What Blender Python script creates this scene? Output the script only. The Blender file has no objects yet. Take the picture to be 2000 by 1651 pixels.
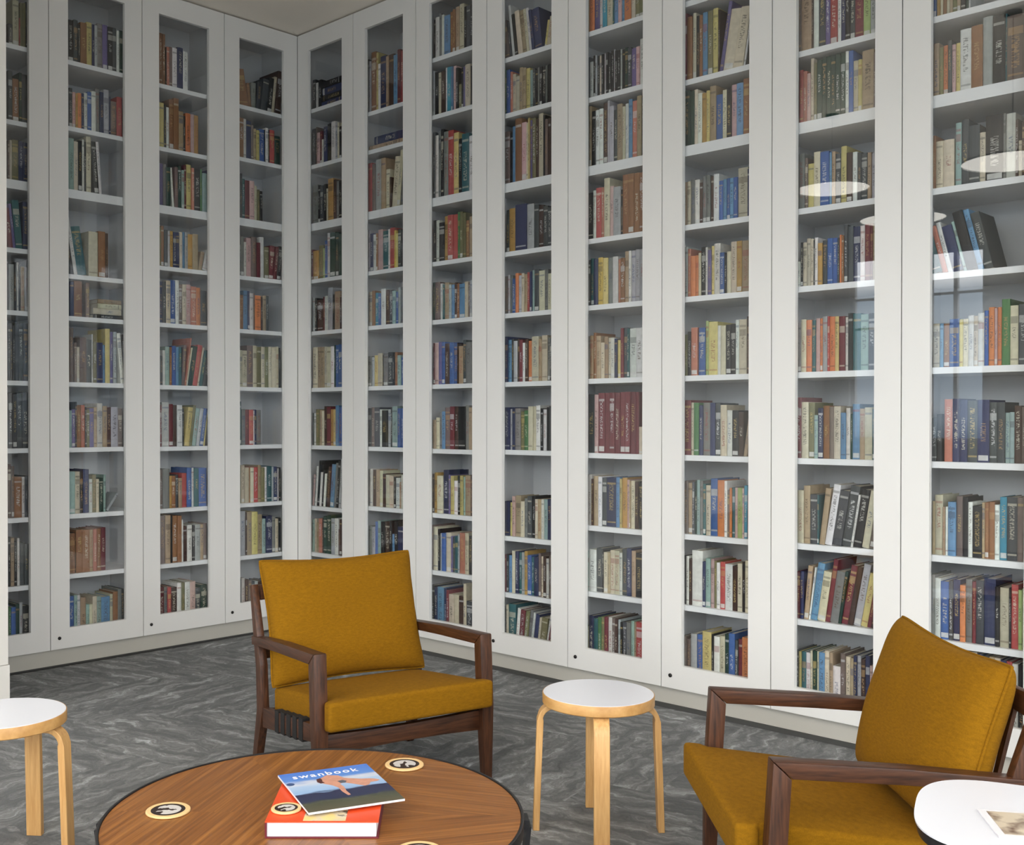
import bpy, bmesh, math, random
from mathutils import Vector, Matrix

# ---------------------------------------------------------------- camera, world, exposure
scene = bpy.context.scene
COL = scene.collection
cam_d = bpy.data.cameras.new('camera')
cam = bpy.data.objects.new('camera', cam_d)
COL.objects.link(cam)
cam_d.sensor_fit = 'HORIZONTAL'
cam_d.sensor_width = 36.0
cam_d.lens = 2102.0 / 2000.0 * 36.0
cam_d.shift_x = 129.1 / 2000.0
cam_d.shift_y = 13.1 / 2000.0
cam_d.clip_start = 0.05
CAM = Vector((5.8189, -4.4378, 1.40))
cam.location = CAM
PITCH, YAW = -0.0086, -0.7825
fwd = Vector((math.sin(YAW)*math.cos(PITCH), math.cos(YAW)*math.cos(PITCH), math.sin(PITCH)))
cam.rotation_euler = fwd.to_track_quat('-Z', 'Y').to_euler()
scene.camera = cam

world = bpy.data.worlds.new('world')
scene.world = world
world.use_nodes = True
wn = world.node_tree
wn.nodes.clear()
w_out = wn.nodes.new('ShaderNodeOutputWorld')
w_bg = wn.nodes.new('ShaderNodeBackground')
w_tc = wn.nodes.new('ShaderNodeTexCoord')
w_sep = wn.nodes.new('ShaderNodeSeparateXYZ')
w_ramp = wn.nodes.new('ShaderNodeValToRGB')
for i_, (p_, c_) in enumerate([(0.490, (0.10, 0.13, 0.16)), (0.500, (0.26, 0.31, 0.36)), (0.553, (0.30, 0.36, 0.42)), (0.560, (0.92, 0.95, 0.98))]):
    el = w_ramp.color_ramp.elements[i_] if i_ < 2 else w_ramp.color_ramp.elements.new(p_)
    el.position = p_
    el.color = c_+(1,)          # ground, hazy skyline, bright overcast sky
w_map = wn.nodes.new('ShaderNodeMapRange')
w_map.inputs[1].default_value = -1
w_map.inputs[2].default_value = 1
wn.links.new(w_tc.outputs['Generated'], w_sep.inputs[0])
wn.links.new(w_sep.outputs[2], w_map.inputs[0])
wn.links.new(w_map.outputs[0], w_ramp.inputs[0])
wn.links.new(w_ramp.outputs[0], w_bg.inputs[0])
w_bg.inputs[1].default_value = 5.2            # daylight outside the windows
wn.links.new(w_bg.outputs[0], w_out.inputs[0])
PENDANT_STRENGTH = 5.0

scene.view_settings.view_transform = 'Standard'
scene.view_settings.look = 'None'
scene.view_settings.gamma = 1.0
scene.view_settings.use_curve_mapping = False
scene.view_settings.exposure = 0.58

# ---------------------------------------------------------------- helpers
def lin(c):
    return tuple(((v/255.0)/12.92 if v/255.0 <= 0.04045 else ((v/255.0+0.055)/1.055)**2.4) for v in c)

def new_mat(name):
    m = bpy.data.materials.new(name)
    m.use_nodes = True
    nt = m.node_tree
    b = nt.nodes['Principled BSDF']
    return m, nt, b

def plain(name, rgb, rough=0.5, metal=0.0, noise=0.0, scale=30.0, bump=0.0, spec=0.5):
    """procedural paint / metal / paper: base colour with a faint mottle and a fine bump"""
    m, nt, b = new_mat(name)
    c = lin(rgb)
    b.inputs['Roughness'].default_value = rough
    b.inputs['Metallic'].default_value = metal
    b.inputs['Specular IOR Level'].default_value = spec
    tc = nt.nodes.new('ShaderNodeTexCoord')
    no = nt.nodes.new('ShaderNodeTexNoise')
    no.inputs['Scale'].default_value = scale
    no.inputs['Detail'].default_value = 3
    nt.links.new(tc.outputs['Object'], no.inputs['Vector'])
    mx = nt.nodes.new('ShaderNodeMix'); mx.data_type = 'RGBA'
    mx.inputs[6].default_value = tuple(v*(1-noise) for v in c)+(1,)
    mx.inputs[7].default_value = tuple(min(1, v*(1+noise)) for v in c)+(1,)
    nt.links.new(no.outputs['Fac'], mx.inputs[0])
    nt.links.new(mx.outputs[2], b.inputs['Base Color'])
    if bump:
        bp = nt.nodes.new('ShaderNodeBump')
        bp.inputs['Strength'].default_value = bump
        bp.inputs['Distance'].default_value = 0.002
        nt.links.new(no.outputs['Fac'], bp.inputs['Height'])
        nt.links.new(bp.outputs[0], b.inputs['Normal'])
    return m

def wood(name, dark, light, rough=0.4, axis=2, scale=9.0, stretch=14.0, coord='Object'):
    """straight grained timber, grain running along the given object axis"""
    m, nt, b = new_mat(name)
    tc = nt.nodes.new('ShaderNodeTexCoord')
    mp = nt.nodes.new('ShaderNodeMapping')
    s = [scale*stretch]*3
    s[axis] = scale
    mp.inputs['Scale'].default_value = s
    nt.links.new(tc.outputs[coord], mp.inputs['Vector'])
    no = nt.nodes.new('ShaderNodeTexNoise')
    no.inputs['Scale'].default_value = 1.0
    no.inputs['Detail'].default_value = 5
    no.inputs['Roughness'].default_value = 0.6
    nt.links.new(mp.outputs[0], no.inputs['Vector'])
    cr = nt.nodes.new('ShaderNodeValToRGB')
    cr.color_ramp.elements[0].position = 0.3
    cr.color_ramp.elements[0].color = lin(dark)+(1,)
    cr.color_ramp.elements[1].position = 0.7
    cr.color_ramp.elements[1].color = lin(light)+(1,)
    nt.links.new(no.outputs['Fac'], cr.inputs[0])
    nt.links.new(cr.outputs[0], b.inputs['Base Color'])
    b.inputs['Roughness'].default_value = rough
    bp = nt.nodes.new('ShaderNodeBump')
    bp.inputs['Strength'].default_value = 0.15
    bp.inputs['Distance'].default_value = 0.001
    nt.links.new(no.outputs['Fac'], bp.inputs['Height'])
    nt.links.new(bp.outputs[0], b.inputs['Normal'])
    return m

def make_obj(name, bm, mats, parent=None, smooth=False, loc=None, rot=None):
    me = bpy.data.meshes.new(name)
    bm.normal_update()
    bm.to_mesh(me)
    bm.free()
    if not isinstance(mats, (list, tuple)):
        mats = [mats]
    for m in mats:
        me.materials.append(m)
    o = bpy.data.objects.new(name, me)
    COL.objects.link(o)
    if parent is not None:
        o.parent = parent
    if loc is not None:
        o.location = loc
    if rot is not None:
        o.rotation_euler = rot
    if smooth:
        for p in me.polygons:
            p.use_smooth = True
    return o

def empty(name, loc=(0, 0, 0), rotz=0.0):
    o = bpy.data.objects.new(name, None)
    COL.objects.link(o)
    o.location = loc
    o.rotation_euler = (0, 0, rotz)
    o.empty_display_size = 0.1
    return o

def tag(o, label=None, cat=None, group=None, kind=None):
    if label: o['label'] = label
    if cat: o['category'] = cat
    if group: o['group'] = group
    if kind: o['kind'] = kind
    return o

def box(bm, x0, x1, y0, y1, z0, z1, mi=0):
    vs = [bm.verts.new(p) for p in ((x0, y0, z0), (x1, y0, z0), (x1, y1, z0), (x0, y1, z0),
                                    (x0, y0, z1), (x1, y0, z1), (x1, y1, z1), (x0, y1, z1))]
    fs = []
    for q in ((0, 3, 2, 1), (4, 5, 6, 7), (0, 1, 5, 4), (1, 2, 6, 5), (2, 3, 7, 6), (3, 0, 4, 7)):
        f = bm.faces.new([vs[i] for i in q])
        f.material_index = mi
        fs.append(f)
    return vs, fs

def bevel(bm, w=0.003, seg=2):
    bmesh.ops.bevel(bm, geom=list(bm.edges), offset=w, segments=seg, affect='EDGES', profile=0.6)

def lathe(bm, prof, n=64, cx=0.0, cy=0.0, mi=0):
    """revolve a list of (r, z) about the vertical through cx, cy"""
    rings = []
    for r, z in prof:
        if r < 1e-6:
            rings.append([bm.verts.new((cx, cy, z))])
        else:
            rings.append([bm.verts.new((cx+r*math.cos(2*math.pi*i/n), cy+r*math.sin(2*math.pi*i/n), z)) for i in range(n)])
    for a, b in zip(rings[:-1], rings[1:]):
        for i in range(n):
            j = (i+1) % n
            if len(a) == 1 and len(b) == 1: continue
            if len(a) == 1: f = bm.faces.new([a[0], b[j], b[i]])
            elif len(b) == 1: f = bm.faces.new([a[i], a[j], b[0]])
            else: f = bm.faces.new([a[i], a[j], b[j], b[i]])
            f.material_index = mi
    bmesh.ops.recalc_face_normals(bm, faces=list(bm.faces))

def sweep(bm, pts, sizes, side=Vector((0, 1, 0)), cap=True):
    """rectangular bar along pts; sizes = (width along 'side', thickness across) per point, mitred joints"""
    n = len(pts); rings = []
    for i, p in enumerate(pts):
        p = Vector(p)
        if i == 0: t = (Vector(pts[1])-p).normalized(); k = 1.0
        elif i == n-1: t = (p-Vector(pts[i-1])).normalized(); k = 1.0
        else:
            a = (p-Vector(pts[i-1])).normalized(); b = (Vector(pts[i+1])-p).normalized()
            t = (a+b).normalized()
            k = 1.0/max(0.35, math.sqrt(max(0.0, (1+a.dot(b))/2)))
        nrm = side.cross(t).normalized()
        w, h = sizes[i]
        rings.append([bm.verts.new(p+side*(w/2*sx)+nrm*(h/2*k*sy)) for sx, sy in ((-1, -1), (1, -1), (1, 1), (-1, 1))])
    for a, b in zip(rings[:-1], rings[1:]):
        for i in range(4):
            j = (i+1) % 4
            bm.faces.new([a[i], a[j], b[j], b[i]])
    if cap:
        bm.faces.new(rings[0][::-1]); bm.faces.new(rings[-1])
    bmesh.ops.recalc_face_normals(bm, faces=list(bm.faces))

def subsurf(o, lv=2):
    m = o.modifiers.new('subdivision', 'SUBSURF')
    m.levels = lv; m.render_levels = lv

def smooth_angle(o, deg=40):
    for p in o.data.polygons: p.use_smooth = True
    try:
        o.data.set_sharp_from_angle(angle=math.radians(deg))
    except Exception:
        pass

def copy_tree(o, parent=None):
    c = o.copy()
    COL.objects.link(c)
    if parent is not None: c.parent = parent
    for ch in [x for x in bpy.data.objects if x.parent == o]:
        copy_tree(ch, c)
    return c

# ---------------------------------------------------------------- materials
M = {}
M['wall'] = plain('wall_paint', (222, 219, 213), 0.75, noise=0.015, scale=4)
M['ceil'] = plain('ceiling_paint', (244, 236, 224), 0.85, noise=0.015, scale=3)
M['cab'] = plain('cabinet_lacquer', (230, 229, 226), 0.38, noise=0.012, scale=5)
M['cab_in'] = plain('cabinet_interior', (224, 224, 226), 0.55, noise=0.02, scale=8)
M['shelf'] = plain('shelf_board', (244, 244, 246), 0.45, noise=0.015, scale=9)
M['plinth'] = plain('plinth_paint', (190, 187, 178), 0.6, noise=0.03, scale=6)
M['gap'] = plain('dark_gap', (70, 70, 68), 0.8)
M['lock'] = plain('lock_metal', (52, 50, 50), 0.35, metal=0.8)
M['walnut_x'] = wood('walnut_along_x', (42, 23, 13), (92, 55, 33), 0.42, axis=0)
M['walnut_y'] = wood('walnut_along_y', (42, 23, 13), (90, 54, 33), 0.42, axis=1)
M['walnut_z'] = wood('walnut_along_z', (42, 23, 13), (92, 55, 33), 0.42, axis=2)
M['birch_z'] = wood('birch_along_z', (190, 142, 84), (222, 178, 118), 0.42, axis=2, scale=5)
M['birch_x'] = wood('birch_rim', (176, 128, 70), (214, 168, 106), 0.42, axis=0, scale=6, stretch=3)
M['laminate'] = plain('white_laminate', (228, 230, 238), 0.3, noise=0.006, scale=5)
M['black'] = plain('black_steel', (24, 24, 27), 0.4, noise=0.05)
M['strap'] = plain('black_webbing', (22, 20, 20), 0.8, noise=0.2, scale=400, bump=0.4)
M['page'] = plain('page_edges', (206, 198, 180), 0.9, noise=0.12, scale=500, bump=0.2)
M['white_page'] = plain('white_page_edges', (224, 222, 226), 0.8, noise=0.05, scale=300, bump=0.3)
M['lamp_metal'] = plain('lamp_shell', (235, 235, 230), 0.5)
M['cord'] = plain('lamp_cord', (40, 40, 40), 0.6)

def fabric():
    m, nt, b = new_mat('mustard_wool')
    tc = nt.nodes.new('ShaderNodeTexCoord')
    n1 = nt.nodes.new('ShaderNodeTexNoise'); n1.inputs['Scale'].default_value = 420; n1.inputs['Detail'].default_value = 2
    mp = nt.nodes.new('ShaderNodeMapping'); mp.inputs['Scale'].default_value = (1, 1, 3.2)
    n2 = nt.nodes.new('ShaderNodeTexNoise'); n2.inputs['Scale'].default_value = 60; n2.inputs['Detail'].default_value = 4
    nt.links.new(tc.outputs['Object'], n1.inputs['Vector'])
    nt.links.new(tc.outputs['Object'], mp.inputs['Vector']); nt.links.new(mp.outputs[0], n2.inputs['Vector'])
    ad = nt.nodes.new('ShaderNodeMath'); ad.operation = 'MULTIPLY_ADD'; ad.inputs[1].default_value = 0.5; ad.inputs[2].default_value = 0.0
    nt.links.new(n1.outputs['Fac'], ad.inputs[0])
    ad2 = nt.nodes.new('ShaderNodeMath'); ad2.operation = 'MULTIPLY_ADD'; ad2.inputs[1].default_value = 0.5
    nt.links.new(n2.outputs['Fac'], ad2.inputs[0]); nt.links.new(ad.outputs[0], ad2.inputs[2])
    cr = nt.nodes.new('ShaderNodeValToRGB')
    cr.color_ramp.elements[0].position = 0.34; cr.color_ramp.elements[0].color = lin((120, 82, 10))+(1,)
    cr.color_ramp.elements[1].position = 0.66; cr.color_ramp.elements[1].color = lin((142, 99, 14))+(1,)
    nt.links.new(ad2.outputs[0], cr.inputs[0]); nt.links.new(cr.outputs[0], b.inputs['Base Color'])
    b.inputs['Roughness'].default_value = 0.95
    b.inputs['Specular IOR Level'].default_value = 0.15
    b.inputs['Sheen Weight'].default_value = 0.05
    b.inputs['Sheen Tint'].default_value = lin((170, 125, 50))+(1,)
    bp = nt.nodes.new('ShaderNodeBump'); bp.inputs['Strength'].default_value = 0.35; bp.inputs['Distance'].default_value = 0.0015
    nt.links.new(ad2.outputs[0], bp.inputs['Height']); nt.links.new(bp.outputs[0], b.inputs['Normal'])
    return m
M['wool'] = fabric()

def glass():
    """clear sheet glass: passes light straight through, mirrors more at grazing angles"""
    m = bpy.data.materials.new('clear_glass'); m.use_nodes = True
    nt = m.node_tree; nt.nodes.clear()
    out = nt.nodes.new('ShaderNodeOutputMaterial')
    tr = nt.nodes.new('ShaderNodeBsdfTransparent'); tr.inputs[0].default_value = (0.955, 0.965, 0.965, 1)
    gl = nt.nodes.new('ShaderNodeBsdfGlossy'); gl.inputs['Roughness'].default_value = 0.0
    lw = nt.nodes.new('ShaderNodeLayerWeight'); lw.inputs[0].default_value = 0.5
    p5 = nt.nodes.new('ShaderNodeMath'); p5.operation = 'POWER'; p5.inputs[1].default_value = 5.0
    nt.links.new(lw.outputs['Facing'], p5.inputs[0])
    ma = nt.nodes.new('ShaderNodeMath'); ma.operation = 'MULTIPLY_ADD'; ma.inputs[1].default_value = 0.95; ma.inputs[2].default_value = 0.045
    nt.links.new(p5.outputs[0], ma.inputs[0])
    mx = nt.nodes.new('ShaderNodeMixShader')
    nt.links.new(ma.outputs[0], mx.inputs[0]); nt.links.new(tr.outputs[0], mx.inputs[1]); nt.links.new(gl.outputs[0], mx.inputs[2])
    nt.links.new(mx.outputs[0], out.inputs[0])
    return m
M['glass'] = glass()

def emit(name, rgb, s):
    m = bpy.data.materials.new(name); m.use_nodes = True
    nt = m.node_tree; nt.nodes.clear()
    out = nt.nodes.new('ShaderNodeOutputMaterial'); e = nt.nodes.new('ShaderNodeEmission')
    e.inputs[0].default_value = rgb+(1,); e.inputs[1].default_value = s
    nt.links.new(e.outputs[0], out.inputs[0])
    return m
M['lamp'] = emit('pendant_diffuser', (1.0, 0.95, 0.86), PENDANT_STRENGTH)

def book_mat():
    """cloth or paper cover; every book carries its cover colour (Col), print colour (Lab) and a seed"""
    m, nt, b = new_mat('book_cover')
    N = nt.nodes.new; L = nt.links.new
    col = N('ShaderNodeAttribute'); col.attribute_name = 'Col'
    lab = N('ShaderNodeAttribute'); lab.attribute_name = 'Lab'
    uv = N('ShaderNodeUVMap'); uv.uv_map = 'UVMap'
    sp = N('ShaderNodeSeparateXYZ'); L(uv.outputs[0], sp.inputs[0])
    def mth(op, a, bb=None, c=None):
        n = N('ShaderNodeMath'); n.operation = op
        for i, v in enumerate((a, bb, c)):
            if v is None: continue
            if isinstance(v, (int, float)): n.inputs[i].default_value = v
            else: L(v, n.inputs[i])
        return n.outputs[0]
    U, V, S = sp.outputs[0], sp.outputs[1], lab.outputs['Alpha']
    def band(x, lo, hi): return mth('MULTIPLY', mth('GREATER_THAN', x, lo), mth('LESS_THAN', x, hi))
    # lettering running along the spine: blocky noise in a central strip
    cmb = N('ShaderNodeCombineXYZ')
    L(mth('MULTIPLY', U, 3.2), cmb.inputs[0]); L(mth('MULTIPLY', V, 62.0), cmb.inputs[1]); L(mth('MULTIPLY', S, 91.0), cmb.inputs[2])
    nz = N('ShaderNodeTexNoise'); nz.inputs['Scale'].default_value = 1.0; nz.inputs['Detail'].default_value = 1.0
    L(cmb.outputs[0], nz.inputs['Vector'])
    letters = mth('GREATER_THAN', nz.outputs['Fac'], 0.53)
    top = mth('MULTIPLY_ADD', mth('FRACT', mth('MULTIPLY', S, 5.3)), 0.30, 0.62)
    low = mth('MULTIPLY_ADD', mth('FRACT', mth('MULTIPLY', S, 9.7)), 0.30, 0.18)
    strip = mth('MULTIPLY', band(U, 0.27, 0.73), mth('MULTIPLY', mth('GREATER_THAN', V, low), mth('LESS_THAN', V, top)))
    t1 = mth('MULTIPLY', mth('MULTIPLY', letters, strip), mth('LESS_THAN', S, 0.82))
    # author / publisher bands
    f2 = mth('FRACT', mth('MULTIPLY', S, 17.1))
    b1 = mth('MULTIPLY', band(V, 0.86, 0.90), mth('LESS_THAN', f2, 0.30))
    b2 = mth('MULTIPLY', band(V, 0.70, 0.82), band(f2, 0.22, 0.42))
    b3 = mth('MULTIPLY', band(V, 0.08, 0.11), band(f2, 0.15, 0.60))
    inU = band(U, 0.06, 0.94)
    t2 = mth('MULTIPLY', mth('MAXIMUM', b1, mth('MAXIMUM', b2, b3)), inU)
    fac = mth('MULTIPLY', mth('MAXIMUM', t1, mth('MULTIPLY', t2, 0.8)), 0.6)
    mx = N('ShaderNodeMix'); mx.data_type = 'RGBA'
    L(fac, mx.inputs[0]); L(col.outputs['Color'], mx.inputs[6]); L(lab.outputs['Color'], mx.inputs[7])
    # shelf-mark sticker near the foot of some spines
    f3 = mth('FRACT', mth('MULTIPLY', S, 31.7))
    st = mth('MULTIPLY', mth('MULTIPLY', band(V, 0.03, 0.115), band(U, 0.08, 0.92)), mth('LESS_THAN', f3, 0.13))
    mx2 = N('ShaderNodeMix'); mx2.data_type = 'RGBA'
    L(mth('MULTIPLY', st, 0.8), mx2.inputs[0]); L(mx.outputs[2], mx2.inputs[6]); mx2.inputs[7].default_value = (0.72, 0.72, 0.70, 1)
    # worn cloth mottling
    tc = N('ShaderNodeTexCoord'); n2 = N('ShaderNodeTexNoise'); n2.inputs['Scale'].default_value = 45; n2.inputs['Detail'].default_value = 4
    L(tc.outputs['Object'], n2.inputs['Vector'])
    hs = N('ShaderNodeHueSaturation')
    L(mth('MULTIPLY_ADD', n2.outputs['Fac'], 0.5, 0.75), hs.inputs['Value']); L(mx2.outputs[2], hs.inputs['Color'])
    hs.inputs['Saturation'].default_value = 0.9
    L(hs.outputs[0], b.inputs['Base Color'])
    b.inputs['Roughness'].default_value = 0.55
    b.inputs['Specular IOR Level'].default_value = 0.35
    return m
M['book'] = book_mat()

def carpet_mat():
    m, nt, b = new_mat('grey_plank_carpet')
    N = nt.nodes.new; L = nt.links.new
    uv = N('ShaderNodeUVMap'); uv.uv_map = 'UVMap'
    mp = N('ShaderNodeMapping'); mp.inputs['Scale'].default_value = (3.0, 14.0, 1)
    L(uv.outputs[0], mp.inputs[0])
    wp = N('ShaderNodeTexNoise'); wp.inputs['Scale'].default_value = 9.0; wp.inputs['Detail'].default_value = 3
    L(uv.outputs[0], wp.inputs['Vector'])
    ad = N('ShaderNodeVectorMath'); ad.operation = 'MULTIPLY_ADD'; ad.inputs[1].default_value = (1.3, 2.1, 0)
    L(wp.outputs['Color'], ad.inputs[0]); L(mp.outputs[0], ad.inputs[2])
    n1 = N('ShaderNodeTexNoise'); n1.inputs['Scale'].default_value = 1.0; n1.inputs['Detail'].default_value = 6; n1.inputs['Roughness'].default_value = 0.74
    L(ad.outputs[0], n1.inputs['Vector'])
    cr = N('ShaderNodeValToRGB'); e = cr.color_ramp
    e.elements[0].position = 0.30; e.elements[0].color = lin((97, 100, 102))+(1,)
    e.elements[1].position = 0.72; e.elements[1].color = lin((196, 203, 210))+(1,)
    x = e.elements.new(0.46); x.color = lin((116, 119, 121))+(1,)
    x = e.elements.new(0.56); x.color = lin((140, 142, 142))+(1,)
    L(n1.outputs['Fac'], cr.inputs[0])
    n3 = N('ShaderNodeTexNoise'); n3.inputs['Scale'].default_value = 300
    L(uv.outputs[0], n3.inputs['Vector'])
    mx = N('ShaderNodeMix'); mx.data_type = 'RGBA'; mx.blend_type = 'MULTIPLY'; mx.inputs[0].default_value = 0.5
    L(cr.outputs[0], mx.inputs[6]); L(n3.outputs['Color'], mx.inputs[7])
    hs = N('ShaderNodeHueSaturation'); hs.inputs['Saturation'].default_value = 0.5; hs.inputs['Value'].default_value = 1.25
    L(mx.outputs[2], hs.inputs['Color'])
    L(hs.outputs[0], b.inputs['Base Color'])
    b.inputs['Roughness'].default_value = 1.0
    b.inputs['Specular IOR Level'].default_value = 0.1
    bp = N('ShaderNodeBump'); bp.inputs['Strength'].default_value = 0.5; bp.inputs['Distance'].default_value = 0.003
    L(n1.outputs['Fac'], bp.inputs['Height']); L(bp.outputs[0], b.inputs['Normal'])
    return m
M['carpet'] = carpet_mat()

def table_mat():
    """veneer laid in six sectors, each with its own grain direction"""
    m, nt, b = new_mat('sector_veneer')
    N = nt.nodes.new; L = nt.links.new
    def mth(op, a, bb=None, c=None):
        n = N('ShaderNodeMath'); n.operation = op
        for i, v in enumerate((a, bb, c)):
            if v is None: continue
            if isinstance(v, (int, float)): n.inputs[i].default_value = v
            else: L(v, n.inputs[i])
        return n.outputs[0]
    tc = N('ShaderNodeTexCoord'); sp = N('ShaderNodeSeparateXYZ'); L(tc.outputs['Object'], sp.inputs[0])
    x, y = sp.outputs[0], sp.outputs[1]
    an = mth('ARCTAN2', y, x)
    idx = mth('FLOOR', mth('DIVIDE', mth('MODULO', mth('ADD', an, math.radians(720-43)), math.radians(360)), math.radians(60)))
    grain = [28, 120, 120, 120, 120, 60]
    g = None
    for i, d in enumerate(grain):
        t = mth('MULTIPLY', mth('COMPARE', idx, float(i), 0.1), math.radians(d))
        g = t if g is None else mth('ADD', g, t)
    c_, s_ = mth('COSINE', g), mth('SINE', g)
    along = mth('ADD', mth('MULTIPLY', x, c_), mth('MULTIPLY', y, s_))
    across = mth('SUBTRACT', mth('MULTIPLY', y, c_), mth('MULTIPLY', x, s_))
    cm = N('ShaderNodeCombineXYZ'); L(mth('MULTIPLY', along, 2.0), cm.inputs[0]); L(mth('MULTIPLY', across, 95.0), cm.inputs[1]); L(mth('MULTIPLY', idx, 7.3), cm.inputs[2])
    n1 = N('ShaderNodeTexNoise'); n1.inputs['Scale'].default_value = 1.0; n1.inputs['Detail'].default_value = 5; n1.inputs['Roughness'].default_value = 0.6
    n1.inputs['Distortion'].default_value = 0.15
    L(cm.outputs[0], n1.inputs['Vector'])
    cr = N('ShaderNodeValToRGB'); e = cr.color_ramp
    e.elements[0].position = 0.28; e.elements[0].color = lin((104, 62, 24))+(1,)
    e.elements[1].position = 0.74; e.elements[1].color = lin((168, 112, 54))+(1,)
    z = e.elements.new(0.5); z.color = lin((134, 84, 36))+(1,)
    L(n1.outputs['Fac'], cr.inputs[0]); L(cr.outputs[0], b.inputs['Base Color'])
    b.inputs['Roughness'].default_value = 0.36
    return m
M['veneer'] = table_mat()

# ---------------------------------------------------------------- setting
W = 0.5763            # door width
H_CEIL = 3.985
XR, YB = 9.2, -7.8
DEPTH = 0.40
def struct(name, bm, m, label=None):
    o = make_obj(name, bm, m)
    o['kind'] = 'structure'
    if label: o['label'] = label
    return o

# floor: carpet planks laid herringbone, one mesh, each plank with its own grain direction in the UVs
def floor():
    bm = bmesh.new(); uvl = bm.loops.layers.uv.new('UVMap')
    rnd = random.Random(5)
    Lp, Wp = 1.0, 0.25
    ca, sa = math.cos(math.radians(12)), math.sin(math.radians(12))
    def inside(cx, cy): return -0.9 < cx < XR+0.9 and YB-0.9 < cy < 1.2
    for i in range(-70, 90):
        for j in range(-14, 22):
            for kind in (0, 1):
                # classic herringbone: horizontal plank and the upright one closing it
                bx = i*Wp + j*Lp; by = i*Wp - j*Lp
                if kind == 0: x0, y0, x1, y1 = bx, by, bx+Lp, by+Wp
                else: x0, y0, x1, y1 = bx, by+Wp, bx+Wp, by+Wp+Lp
                mx_, my_ = (x0+x1)/2-2, (y0+y1)/2-3
                c = (mx_*ca-my_*sa, mx_*sa+my_*ca)
                if not inside(*c): continue
                ou, ov = rnd.uniform(0, 50), rnd.uniform(0, 50)
                vs = []
                for (px, py), (u, v) in zip(((x0, y0), (x1, y0), (x1, y1), (x0, y1)),
                                            ((0, 0), (1, 0), (1, 1), (0, 1))):
                    qx, qy = px-2, py-3
                    vs.append(bm.verts.new((qx*ca-qy*sa, qx*sa+qy*ca, 0)))
                f = bm.faces.new(vs)
                for l, (px, py) in zip(f.loops, ((x0, y0), (x1, y0), (x1, y1), (x0, y1))):
                    if kind == 0: l[uvl].uv = (px-x0+ou, py-y0+ov)
                    else: l[uvl].uv = (py-y0+ou, px-x0+ov)
    # clip to the room
    for co, no in (((-0.02, 0, 0), (-1, 0, 0)), ((XR, 0, 0), (1, 0, 0)), ((0, YB, 0), (0, -1, 0)), ((0, 0.02, 0), (0, 1, 0))):
        bmesh.ops.bisect_plane(bm, geom=bm.verts[:]+bm.edges[:]+bm.faces[:], plane_co=co, plane_no=no, clear_outer=True)
    bmesh.ops.recalc_face_normals(bm, faces=list(bm.faces))
    for f in bm.faces:
        if f.normal.z < 0: f.normal_flip()
    struct('floor', bm, M['carpet'])
    bm = bmesh.new(); box(bm, -0.55, XR+0.2, YB-0.2, 0.55, -0.12, -0.004)
    struct('floor', bm, M['gap'])
floor()

bm = bmesh.new(); box(bm, -0.55, XR+0.2, YB-0.2, 0.55, H_CEIL, H_CEIL+0.15); struct('ceiling', bm, M['ceil'])
bm = bmesh.new(); box(bm, -0.55, XR+0.2, DEPTH+0.02, 0.55, 0, H_CEIL); struct('wall_back', bm, M['wall'])
bm = bmesh.new(); box(bm, -0.55, -DEPTH-0.02, YB-0.2, DEPTH+0.02, 0, H_CEIL); struct('wall_left', bm, M['wall'])

# the end of a wall return standing in front of the left bookcases, with its own taller base board
bm = bmesh.new(); box(bm, -DEPTH, 0.735, -2.95, -2.28, 0.236, H_CEIL)
struct('wall_side', bm, M['wall'])
bm = bmesh.new(); vs, fs = box(bm, -DEPTH, 0.740, -2.955, -2.275, 0.0, 0.233)
struct('baseboard_side', bm, M['wall'])
bm = bmesh.new(); box(bm, -DEPTH, -0.02, YB, -2.96, 0, H_CEIL); struct('wall_left', bm, M['wall'])

def wall_with_openings(name, along, a0, a1, fixed0, fixed1, openings):
    """a wall running along x or y with rectangular openings (a, b, z0, z1)"""
    bm = bmesh.new()
    def seg(s0, s1, z0, z1):
        if s1-s0 < 1e-4 or z1-z0 < 1e-4: return
        if along == 'x': box(bm, s0, s1, fixed0, fixed1, z0, z1)
        else: box(bm, fixed0, fixed1, s0, s1, z0, z1)
    cur = a0
    for a, b_, z0, z1 in sorted(openings):
        seg(cur, a, 0, H_CEIL); seg(a, b_, 0, z0); seg(a, b_, z1, H_CEIL); cur = b_
    seg(cur, a1, 0, H_CEIL)
    return struct(name, bm, M['wall'])

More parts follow.
